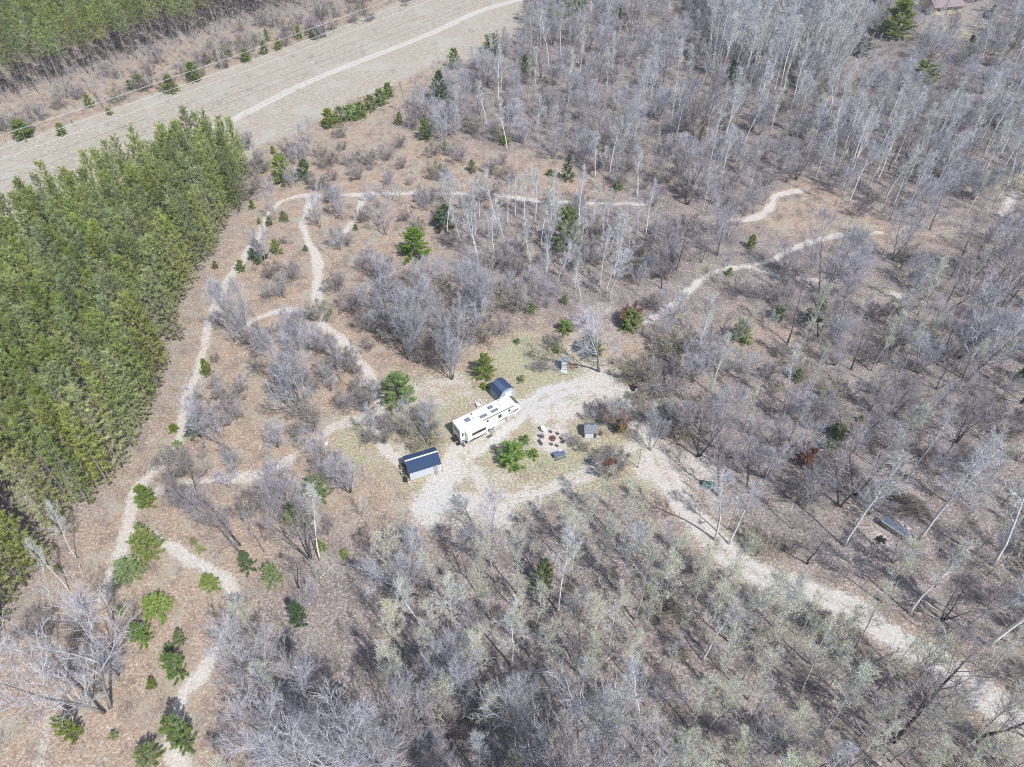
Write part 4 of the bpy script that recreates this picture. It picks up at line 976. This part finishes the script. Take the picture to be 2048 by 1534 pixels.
# big shed: ridge from px (811.6,921.3) angle 22
rg0 = U(811.6, 921.3, 3.05)
bs, _rf = barn_shed("storage_shed", rg0, R(21.9), 4.95, [(0, 3.05), (1.25, 2.72), (1.72, 1.85)], 1.9, "long pale-walled shed with dark blue ribbed barn roof left of the camper", "shed", M_steel, M_lap)
b = MB(); b.box((2.5, -1.66, 1.0), (.02, .02, .02)); 
for x in (.06, 4.89):
    b = MB(); b.box((x, -1.665, .95), (.1, .05, 1.75)); b.obj("corner_trim", M_trim, bs)
b = MB(); b.box((4.975, 0, 1.0), (.05, 1.5, 1.9), bev=.01); d_ = b.obj("door", M_sidew, bs)
b = MB(); b.box((5.01, 0, 1.0), (.03, .04, 1.9)); b.obj("door_seam", M_dark, d_)
b = MB(); b.box((2.475, -.0, .03), (5.1, 3.35, .06)); b.obj("floor_skid", M_wood, bs)
fb = Fr(rg0, R(21.9))
def on_frame(f, x, y, z=0): 
    c, n = math.cos(f.a), math.sin(f.a); return Vector((f.o.x + x * c - y * n, f.o.y + x * n + y * c, z))
# ladder-like pallet leaning on the front wall
p = on_frame(fb, 4.15, -2.25); o = empty("leaning_ladder", p, R(21.9), "brown wooden ladder leaning on the long shed's pale wall", "ladder")
for sx in (-.17, .17): b = MB(); b.tube([(sx, 0, 0), (sx, .5, 2.15)], .04, 4); b.obj("rail", M_wood, o)
for i in range(8):
    b = MB(); t_ = (i + .6) / 8.5; b.tube([(-.17, .5 * t_, 2.15 * t_), (.17, .5 * t_, 2.15 * t_)], .03, 4); b.obj("rung", M_woodr, o)
p = on_frame(fb, 5.15, -1.9); b = MB(); b.tube([(0, 0, 0), (-.05, .3, 1.9)], .025, 5); o = b.obj("leaning_pole", M_wood); o.location = p; o.rotation_euler = (0, 0, R(21.9)); tag(o, "thin pole leaning at the long shed's right corner", "pole")
def bicycle(x, y, a, lab, col):
    o = empty("bicycle", on_frame(fb, x, y), fb.a + a, lab, "bicycle", "bicycles at the long shed's end")
    for wx in (-.52, .52):
        b = MB(); pts = [(wx + .33 * math.cos(t * .4488), 0, .34 + .33 * math.sin(t * .4488)) for t in range(15)]; b.tube(pts, .025, 5, cap=False)
        wh = b.obj("wheel", M_rubber, o); b = MB()
        for t in range(6): b.tube([(wx, 0, .34), (wx + .32 * math.cos(t * 1.047), 0, .34 + .32 * math.sin(t * 1.047))], .006, 3)
        b.obj("spokes", M_gray, wh)
    b = MB()
    for a_, c_ in (((-.52, 0, .34), (-.1, 0, .32)), ((-.52, 0, .34), (-.18, 0, .78)), ((-.1, 0, .32), (-.2, 0, .86)), ((-.18, 0, .78), (.36, 0, .82)), ((-.1, 0, .32), (.38, 0, .74)), ((.34, 0, .95), (.52, 0, .34))): b.tube([a_, c_], .022, 5)
    b.obj("frame", col, o)
    b = MB(); b.box((-.22, 0, .9), (.26, .13, .06), bev=.02); b.obj("saddle", M_dark, o)
    b = MB(); b.tube([(.30, -.28, .98), (.36, -.1, 1.0), (.36, .1, 1.0), (.30, .28, .98)], .018, 4); b.obj("handlebar", M_gray, o)
M_bk1 = simple("silver_blue_paint", (.35, .42, .50), .35, .1, 3); M_bk2 = simple("pale_paint", (.55, .57, .58), .35, .1, 3)
bicycle(-.55, .1, R(84), "silver-blue bicycle nearest the long shed's left end wall", M_bk1)
bicycle(-1.0, -.35, R(100), "pale bicycle outermost at the long shed's left end", M_bk2)
o = empty("wheelbarrow", on_frame(fb, -.75, -1.55), fb.a + R(75), "dark wheelbarrow at the long shed's lower left corner", "wheelbarrow")
def barrow(o, tray, legs):
    b = MB(); b.prism([(-.35, .35), (.3, .35), (.5, .65), (-.42, .65)], -.28, .28, 0, 'y'); b.obj("tray", tray, o)
    b = MB(); b.prism([(.62 + .18 * math.cos(t * .5236), .18 + .18 * math.sin(t * .5236)) for t in range(12)], -.05, .05, 0, 'y'); b.obj("wheel", M_rubber, o)
    for sy in (-.22, .22): b = MB(); b.tube([(.6, sy * .4, .2), (-.3, sy, .38), (-1.0, sy, .6)], .02, 4); b.obj("handle", M_wood, o); b = MB(); b.tube([(-.3, sy, .36), (-.35, sy, 0)], .02, 4); b.obj("leg", legs, o)
barrow(o, M_dark, M_gray)
o = empty("wooden_crate", on_frame(fb, -.5, 1.15), fb.a, "dark brown crate at the long shed's upper left corner", "crate")
b = MB()
for i in range(4): b.box((0, -.33, .12 + i * .18), (.75, .03, .15)); b.box((0, .33, .12 + i * .18), (.75, .03, .15)); b.box((-.37, 0, .12 + i * .18), (.03, .63, .15)); b.box((.37, 0, .12 + i * .18), (.03, .63, .15))
b.obj("side_boards", M_wood, o); b = MB(); b.box((0, 0, .77), (.8, .72, .04)); b.obj("lid", simple("dark_brown_board", (.12, .09, .075), .8, .2), o)
o = empty("bucket", on_frame(fb, -.35, -2.1), 0, "small pale bucket below the long shed's lower left corner", "bucket")
b = MB(); b.tube([(0, 0, 0), (0, 0, .36)], [.13, .16], 12); b.obj("pail", M_siding, o); b = MB(); b.tube([(-.16, 0, .36), (-.1, 0, .5), (.1, 0, .5), (.16, 0, .36)], .008, 4); b.obj("handle", M_gray, o)
# small shed behind the camper: ridge back->front, front at camera right
r1 = U(995, 758, 3.1)
ss_, _ = barn_shed("garden_shed", r1, R(-53), 2.7, [(0, 3.15), (1.0, 2.85), (1.6, 2.0)], 2, "small shed with blue ribbed barn roof and white door behind the camper", "shed", M_steel, M_siddk)
b = MB(); b.box((2.72, .25, 1.05), (.05, 1.3, 1.95), bev=.01); d_ = b.obj("door", M_sidew, ss_); b = MB(); b.box((2.76, -.25, 1.05), (.03, .05, .15)); b.obj("handle", M_dark, d_)
for y in (-1.48, 1.48): b = MB(); b.box((2.715, y, .95), (.05, .09, 1.8)); b.obj("corner_trim", M_trim, ss_)
b = MB(); b.prism([(-.25, 2.66), (.25, 2.66), (0, 2.92)], 2.7, 2.74, 0, 'x'); b.obj("gable_vent", M_gray, ss_)
# wood shed
p = U(1181, 868); ws = empty("wood_shed", p, R(-2), "small grey wooden shed with shingled roof beside the rust-leaved oak", "shed")
b = MB(); b.prism([(-1.0, .05), (.95, .05), (.95, 1.55), (0, 2.15), (-1.0, 1.55)], -1.05, 1.05, 0, 'x'); b.obj("wall", M_woodg, ws)
b = MB(); b.prism([(-1.15, 1.48), (-1.15, 1.55), (0, 2.26), (0, 2.19)], -1.18, 1.18, 0, 'x'); b.prism([(0, 2.19), (0, 2.26), (1.15, 1.55), (1.15, 1.48)], -1.18, 1.18, 0, 'x'); rf = b.obj("roof", M_shingle, ws)
b = MB(); b.box((-.5, .05, 2.27), (.12, .12, .1)); b.box((.55, .05, 2.27), (.12, .12, .1)); b.obj("ridge_vent", M_siding, rf)
b = MB(); b.box((.62, -1.015, .95), (.3, .04, 1.2)); b.obj("door_gap", M_dark, ws)
b = MB(); b.box((-.3, -1.01, .85), (1.3, .03, 1.5)); b.obj("front_panel", M_siding, ws)
p = U(1200, 869); o = empty("wheelbarrow", p, R(150), "rust-red wheelbarrow to the right of the grey wood shed", "wheelbarrow"); barrow(o, M_rust, M_rust)
# outhouse
p = U(1128, 736); oh = empty("outhouse", p, R(-3), "narrow white outhouse beside the spreading grey tree", "outhouse")
b = MB(); b.prism([(-.5, .1), (.6, .1), (.6, 1.95), (-.5, 2.2)], -.52, .52, 0, 'x'); b.obj("wall", M_lap, oh)
b = MB(); b.prism([(-.62, 2.2), (.72, 1.93), (.72, 1.99), (-.62, 2.27)], -.62, .62, 0, 'x'); b.obj("roof", simple("blue_grey_roof", (.30, .35, .42), .5, .15), oh)
b = MB(); b.box((0, -.52, 1.1), (.7, .04, 1.75)); d_ = b.obj("door", M_sidew, oh); b = MB(); b.box((0, -.545, 1.35), (.68, .02, .05)); b.obj("door_rail", M_gray, d_)
b = MB(); b.box((0, -.95, .06), (1.1, .8, .12)); b.obj("step", M_siding, oh)
def boards(px, py, n, L_, rz, m, lab, nm="board_pile", cat="boards", seed=1):
    rg = random.Random(seed); b = MB()
    for i in range(n):
        b.box((rg.uniform(-.2, .2), (i % 5 - 2) * .2 + rg.uniform(-.05, .05), .04 + .06 * (i // 5)), (L_ * rg.uniform(.75, 1.05), .16, .045), rz=rg.uniform(-.09, .09))
    o = b.obj(nm, m); o.location = U(px, py); o.rotation_euler = (0, 0, rz); tag(o, lab, cat); return o
boards(1147, 733, 12, 1.6, R(35), M_woodr, "reddish boards piled right of the white outhouse", seed=2)
boards(1198, 917, 30, 4.4, R(27), M_woodg, "long weathered grey boards stacked beside a bare bush below the wood shed", seed=3)
boards(1160, 730, 6, 1.8, R(50), M_log, "pale boards scattered under the spreading grey tree", seed=4)
boards(650, 886, 3, .7, R(20), M_white, "small white board lying beside the cross trail", "white_board", "board", 5)
# fire ring and seats
p = U(1105, 878); o = empty("fire_ring", p, 0, "round rusty fire ring with orange ash on pale ground", "fire ring")
b = MB(); n_ = 20
for k in range(n_):
    a0, a1 = 6.2832 * k / n_, 6.2832 * (k + 1) / n_
    for (r0_, r1_, z0, z1) in ((.5, .5, 0, .32), (.46, .46, .32, 0)):
        b.add([(r0_ * math.cos(a0), r0_ * math.sin(a0), z0), (r0_ * math.cos(a1), r0_ * math.sin(a1), z0), (r1_ * math.cos(a1), r1_ * math.sin(a1), z1), (r1_ * math.cos(a0), r1_ * math.sin(a0), z1)], [(0, 1, 2, 3)])
    b.add([(.5 * math.cos(a0), .5 * math.sin(a0), .32), (.5 * math.cos(a1), .5 * math.sin(a1), .32), (.46 * math.cos(a1), .46 * math.sin(a1), .32), (.46 * math.cos(a0), .46 * math.sin(a0), .32)], [(0, 1, 2, 3)])
b.obj("steel_ring", M_rust, o)
b = MB(); b.tube([(0, 0, .01), (0, 0, .07)], [.45, .38], 16); b.obj("ash_bed", M_ember, o)
rg = random.Random(8); b = MB()
for k in range(4): a = rg.uniform(0, 3.1); b.tube([(-.28 * math.cos(a), -.28 * math.sin(a), .1 + .05 * k), (.28 * math.cos(a), .28 * math.sin(a), .12 + .05 * k)], .045, 6)
b.obj("charred_logs", M_ash, o)
seats = [(1115.4, 868), (1122.8, 877), (1114, 892), (1102.8, 889), (1101.6, 864)]
slab = ["log stump seat above right of the fire ring", "log stump seat right of the fire ring", "log stump seat below right of the fire ring", "log stump seat just below the fire ring", "log stump seat just above the fire ring"]
for (px, py), lb in zip(seats, slab):
    o = empty("stump_seat", U(px, py), 0, lb, "stump", "stump seats round the fire ring"); b = MB(); b.tube([(0, 0, 0), (0, 0, .42)], [.26, .22], 10); b.obj("stump", M_bark_dark, o); b = MB(); b.tube([(0, 0, .42), (0, 0, .43)], [.21, .21], 10); b.obj("cut_top", M_wood, o)
def face(px, py): q = U(px, py); c = U(1105, 878); return math.atan2(c.y - q.y, c.x - q.x)
camp_chair(1126, 886, face(1126, 886), "dark camp chair lower right of the fire ring", M_swoosh)
camp_chair(1085, 876, face(1085, 876), "dark camp chair left of the fire ring", M_swoosh)
camp_chair(1088, 864, face(1088, 864), "large white lounge chair upper left of the fire ring", M_white, True)
o = empty("bench", U(1081, 887), face(1081, 887) + R(90), "dark bench at lower left of the fire ring", "bench")
b = MB(); b.box((0, 0, .45), (1.1, .35, .06)); b.obj("seat", M_swoosh, o)
for sx in (-.4, .4): b = MB(); b.box((sx, 0, .21), (.08, .3, .42)); b.obj("leg", M_dark, o)
# picnic table
o = empty("picnic_table", U(1118.5, 913.5), R(22), "blue-grey picnic table on the grass below the fire ring", "table")
b = MB()
for i in range(5): b.box((0, -.36 + .18 * i, .76), (1.9, .165, .05), bev=.01)
b.obj("tabletop", M_blue, o)
for sy in (-.72, .72): 
    b = MB(); b.box((0, sy, .45), (1.9, .28, .05), bev=.01); b.obj("bench_seat", M_blue, o)
for sx in (-.65, .65):
    b = MB(); b.tube([(sx, -.25, .74), (sx, -.6, 0)], .05, 4); b.tube([(sx, .25, .74), (sx, .6, 0)], .05, 4); b.box((sx, 0, .42), (.06, 1.6, .09)); b.obj("leg_frame", M_dark, o)
b = MB(); b.box((0, 0, 0), (.5, .35, .35), bev=.05); cb_ = empty("cooler", U(1121.5, 905.5), R(20), "white cooler beside the blue-grey picnic table", "cooler")
b = MB(); b.box((0, 0, .2), (.62, .42, .4), bev=.04); b.obj("box", M_white, cb_); b = MB(); b.box((0, 0, .44), (.66, .46, .08), bev=.03); b.obj("lid", M_roofw, cb_)
# dark barrow of wood by the drive
o = empty("yard_cart", U(1268, 779), R(200), "small dark cart of rusty scrap at the drive's upper right", "cart")
b = MB(); b.box((0, 0, .42), (.95, .6, .3), bev=.03); b.obj("tub", M_dark, o)
for sx in (-.3, .3):
    for sy in (-.33, .33): b = MB(); b.prism([(sx + .2 * math.cos(t * .5236), .2 + .2 * math.sin(t * .5236)) for t in range(12)], sy - .04, sy + .04, 0, 'y'); b.obj("wheel", M_rubber, o)
b = MB(); b.tube([(.45, 0, .4), (1.0, 0, .85)], .02, 4); b.tube([(1.0, -.15, .85), (1.0, .15, .85)], .02, 4); b.obj("handle", M_gray, o)
o2 = empty("burn_barrel", U(1264.5, 775), 0, "rusty barrel just behind the small dark cart", "barrel")
b = MB(); b.tube([(0, 0, 0), (0, 0, .28), (0, 0, .3), (0, 0, .58), (0, 0, .6), (0, 0, .86)], [.28, .28, .3, .3, .28, .28], 14); b.obj("drum", M_rust, o2); b = MB(); b.tube([(0, 0, .862), (0, 0, .87)], [.25, .25], 14); b.obj("charred_mouth", M_ash, o2)
b = MB(); b.box((0, 0, .25), (.45, .4, .5), bev=.04); bn = b.obj("grey_bin", M_siding); bn.location = U(1272.5, 781); tag(bn, "pale grey bin right of the small dark cart", "bin")
# green tarp heap
rg = random.Random(3); b = MB(); n1_, n2_ = 14, 9; vs = []
for j in range(n2_):
    for i in range(n1_):
        x = (i / (n1_ - 1) - .5) * 2.3; y = (j / (n2_ - 1) - .5) * 1.3; e = max(abs(x) / 1.15, abs(y) / .65)
        vs.append((x, y, .02 if e > .99 else (.75 + rg.uniform(-.13, .13)) * (1 - e ** 4)))
b.add(vs, [(j * n1_ + i, j * n1_ + i + 1, (j + 1) * n1_ + i + 1, (j + 1) * n1_ + i) for j in range(n2_ - 1) for i in range(n1_ - 1)])
o = b.obj("tarp_covered_heap", M_teal, smooth=True); o.location = U(1414, 971); o.rotation_euler = (0, 0, R(-15)); tag(o, "heap under a dark green tarp at the edge of the drive", "tarp")
# brush pile, firewood rack, firewood heap, burnt spot
rg = random.Random(21); b = MB()
for i in range(520):
    r_ = rg.random() ** .6; a = rg.uniform(0, 6.283); x = 3.6 * r_ * math.cos(a); y = 2.9 * r_ * math.sin(a)
    z = .15 + 1.5 * (1 - r_ ** 2) * rg.random() ** .7; L_ = rg.uniform(1.2, 3.4); d = rg.gauss(-.42, .35); dz = rg.uniform(-.25, .25)
    c = Vector((x, y, z)); v = Vector((math.cos(d), math.sin(d), dz)) * L_ / 2; r0_ = rg.uniform(.015, .05)
    if (c - v).z < .02 or (c + v).z < .02: v.z = 0
    b.tube([c - v, c + rv(rg) * .1, c + v], [r0_, r0_ * .8, r0_ * .3], 4, cap=False)
    if i % 2:
        for _ in range(4): tri(b, c + v * rg.uniform(-.4, .9), turn(v.normalized(), rg.uniform(.4, .9), rg), .9, .03, rg)
o = b.obj("brush_pile", M_stick); o.location = U(1806, 1016); tag(o, "broad pile of cut brush and dead branches between two big white birches", "brush pile")
aR = R(-47); o = empty("firewood_rack", U(1786, 1062), aR, "firewood rack under a long blue-grey corrugated roof below the brush pile", "firewood rack")
b = MB(); b.prism([(-.62, 1.18), (.45, 1.5), (.45, 1.54), (-.62, 1.22)], -2.0, 2.0, 0, 'x'); rf = b.obj("roof", M_bluroof, o)
b = MB(); b.box((0, -.65, 1.2), (4.05, .05, .07)); b.obj("roof_edge", M_trim, rf)
for sx in (-1.85, 0, 1.85):
    for sy, hh in ((-.45, 1.2), (.35, 1.45)): b = MB(); b.box((sx, sy, hh / 2), (.09, .09, hh)); b.obj("post", M_wood, o)
rg = random.Random(2); b = MB()
for i in range(26):
    for j in range(5):
        x = -1.75 + i * .14 + rg.uniform(-.02, .02); z = .12 + j * .15; b.tube([(x, -.3, z), (x, .25, z)], .068, 6)
b.obj("stacked_logs", M_cut, o)
b = MB()
for i in range(70):
    r_ = rg.random(); a = rg.uniform(0, 6.28); c = Vector((1.5 * r_ * math.cos(a), .8 * r_ * math.sin(a), .08 + .35 * (1 - r_) * rg.random())); d = Vector((math.cos(rg.uniform(0, 6.28)), math.sin(rg.uniform(0, 6.28)), 0)) * .22; b.tube([c - d, c + d], .075, 5)
o = b.obj("split_wood_heap", M_cut); o.location = U(1803, 1047); o.rotation_euler = (0, 0, R(-40)); tag(o, "heap of pale split firewood between the rack and the brush pile", "firewood")
b = MB(); vs = [(0, 0, .05)]; 
for k in range(18): rr = .75 + .2 * math.sin(k * 2.3) + .1 * math.sin(k * 5.1); vs.append((rr * math.cos(k * .349) * 1.1, rr * math.sin(k * .349) * .85, .006))
b.add(vs, [(0, k + 1, (k + 1) % 18 + 1) for k in range(18)])
for k in range(7): a = rg.uniform(0, 6.28); c = Vector((rg.uniform(-.4, .4), rg.uniform(-.3, .3), .09)); d = Vector((math.cos(a), math.sin(a), .05)) * .3; b.tube([c - d, c + d], .05, 5)
o = b.obj("burnt_log_pile", M_ash); o.location = U(1761.5, 1079); tag(o, "black burnt patch with charred logs left of the firewood rack", "burnt pile")
# fallen logs
logs = [((1848, 1205), (1912, 1243), .13), ((1862, 1222), (1922, 1270), .12), ((1838, 1212), (1885, 1250), .1), ((1735, 1300), (1765, 1330), .1), ((1595, 870), (1665, 888), .1), ((1415, 520), (1440, 528), .09), ((1745, 1040), (1690, 1000), .09), ((660, 1375), (700, 1395), .1),
        ((640, 1160), (668, 1128), .12), ((655, 880), (640, 905), .07), ((1710, 1440), (1745, 1500), .11), ((1150, 1425), (1185, 1400), .1), ((1280, 1440), (1300, 1452), .09), ((1080, 1010), (1060, 1040), .09), ((1300, 405), (1340, 425), .1), ((1890, 1190), (1935, 1180), .1),
        ((45, 195), (90, 181), .12), ((1385, 1010), (1435, 1000), .08), ((1210, 1325), (1240, 1290), .09), ((1530, 1010), (1580, 1050), .08), ((900, 1240), (940, 1262), .1), ((560, 1420), (590, 1455), .09), ((1660, 1370), (1700, 1340), .09), ((1480, 830), (1530, 850), .08)]
for i, (a, c, r_) in enumerate(logs):
    A = U(*a); B = U(*c); mid = (A + B) / 2; d = (B - A); rg = random.Random(i); b = MB()
    pts = [A - mid + d * t + Vector((rg.uniform(-.12, .12), rg.uniform(-.12, .12), r_)) for t in (0, .33, .66, 1)]
    b.tube(pts, [r_, r_ * .9, r_ * .75, r_ * .5], 6)
    for _ in range(3): q, _i = lerp_pts([Vector(p_) for p_ in pts], rg.uniform(.4, .95)); e = turn(d.normalized(), rg.uniform(.5, 1), rg); e.z = abs(e.z); b.tube([q, q + e * rg.uniform(.5, 1.3)], [.03, .01], 4)
    o = b.obj("fallen_log", M_log); o.location = mid; tag(o, f"pale fallen log {where(mid.x, mid.y)}", "log", "fallen logs on the woodland floor")
# rust-leaved oak shrub pieces
for px, py, h in ((1238, 858, 3.4), (1268, 640, 3.2), (1228, 948, 2.2), (1605, 925, 3.0), (1250, 648, 2.6)):
    T, C = bare_tree(int(px), h, .05, .1, 8, .6, 1.5, 6, 6, .4, stems=4, spread=.5, buds=.95, budsz=.22)
    b_ = U(px, py); o = empty("rust_leaved_oak", b_, 0, f"young oak holding rust-brown leaves {where(b_.x, b_.y)}", "oak", "rust-leaved young oaks"); T.obj("trunk", M_bark_dark, o); C.obj("crown", [M_twig_brown, M_oakleaf], o)
# ---- house and yard things, upper right
p = U(1863, 32); hs = empty("house", p, R(10.5), "tan house with a mauve-brown shingled roof at the upper right corner", "house")
b = MB(); b.prism([(0, .1), (9, .1), (9, 3.0), (4.5, 5.4), (0, 3.0)], 0, 11.0, 0, 'x'); b.obj("wall", M_tan, hs)
b = MB(); b.prism([(-.7, 2.72), (4.5, 5.5), (4.5, 5.66), (-.7, 2.88)], -.5, 11.5, 0, 'x'); b.prism([(4.5, 5.5), (9.7, 2.72), (9.7, 2.88), (4.5, 5.66)], -.5, 11.5, 0, 'x'); rf = b.obj("roof", M_brownroof, hs)
b = MB(); b.box((5.5, -.74, 2.78), (12, .06, .2)); b.obj("fascia", simple("brown_fascia", (.13, .09, .08), .7), rf)
b = MB(); b.box((7.5, 4.5, 5.9), (.7, .7, 1.0)); b.obj("chimney", M_stone, rf)
for x in (2.2, 8.6): 
    b = MB(); b.box((x, -.03, 1.8), (1.3, .08, 1.1)); wn = b.obj("window", M_trim, hs); b = MB(); b.box((x, -.08, 1.8), (1.14, .03, .94)); b.obj("pane", M_glass, wn)
b = MB(); b.box((5.4, -.03, 1.15), (.95, .08, 2.05)); b.obj("door", M_wood, hs)
o = empty("deer_stand", U(1906, 68), R(20), "dark wooden hunting stand on stilts below the tan house", "hunting stand")
b = MB(); b.box((0, 0, 2.4), (1.6, 1.4, .1)); b.obj("platform", M_bark_dark, o)
for sx in (-.7, .7):
    for sy in (-.6, .6): b = MB(); b.tube([(sx * 1.25, sy * 1.25, 0), (sx, sy, 2.4)], .05, 4); b.obj("leg", M_bark_dark, o)
b = MB()
for (x0, y0, x1, y1) in ((-.75, -.65, .75, -.65), (.75, -.65, .75, .65), (.75, .65, -.75, .65), (-.75, .65, -.75, -.65)): b.tube([(x0, y0, 3.3), (x1, y1, 3.3)], .04, 4); b.tube([(x0, y0, 2.4), (x0, y0, 3.3)], .04, 4)
b.obj("railing", M_bark_dark, o)
o = empty("covered_trailer", U(1976, 34), R(8), "slate-blue tarp-covered utility trailer in the yard right of the tan house", "trailer")
b = MB(); b.prism([(-.95, .7), (.95, .7), (.95, 1.2), (0, 1.75), (-.95, 1.2)], -1.8, 1.8, 0, 'x'); b.obj("tarp_cover", M_blue, o); b = MB(); b.box((0, 0, .6), (3.6, 1.8, .18)); b.tube([(1.8, 0, .6), (3.0, 0, .5)], .05, 4); b.obj("chassis", M_dark, o)
for sy in (-.95, .95): b = MB(); b.prism([(.33 * math.cos(t * .5236), .33 + .33 * math.sin(t * .5236)) for t in range(12)], sy - .09, sy + .09, 0, 'y'); b.obj("wheel", M_rubber, o)
# ---- power lines: three bright wires high over the field's edge
wires = [((0, 271), (520, 103), (781, 0), 11.5, "uppermost"), ((0, 298), (520, 126), (831, 0), 10.6, "middle"), ((0, 319), (520, 143), (866, 0), 9.8, "lowest")]
for a, m_, c, z, wd2 in wires:
    A = U(*a, z); B = U(*c, z + 1.2); d = (B - A); pts = []
    for k in range(41):
        t = -.45 + 1.9 * k / 40; q = A + d * t; q.z += 2.2 * (t - .45) ** 2 - .45; pts.append(q - A)
    b = MB(); b.tube(pts, .05, 5); o = b.obj("power_line", M_wire); o.location = A; tag(o, f"{wd2} of the three bright wires strung over the field", "power line", "power lines over the field")

# ---- thin spring haze in the air
b = MB(); b.box((0, 0, 0), (7000, 5000, 94.5)); m, t, bs_ = newmat("haze_air")
t.nodes.remove(bs_); pv = N(t, "ShaderNodeVolumePrincipled"); pv.inputs["Color"].default_value = (.84, .90, 1.0, 1); pv.inputs["Density"].default_value = .0002; pv.inputs["Anisotropy"].default_value = .2
t.links.new(pv.outputs[0], t.nodes["Material Output"].inputs["Volume"])
hz = b.obj("haze", m); hz.location = (0, 1450, 94.5 / 2 - 1.0); tag(hz, "thin bluish haze hanging over the far woods", kind="stuff")
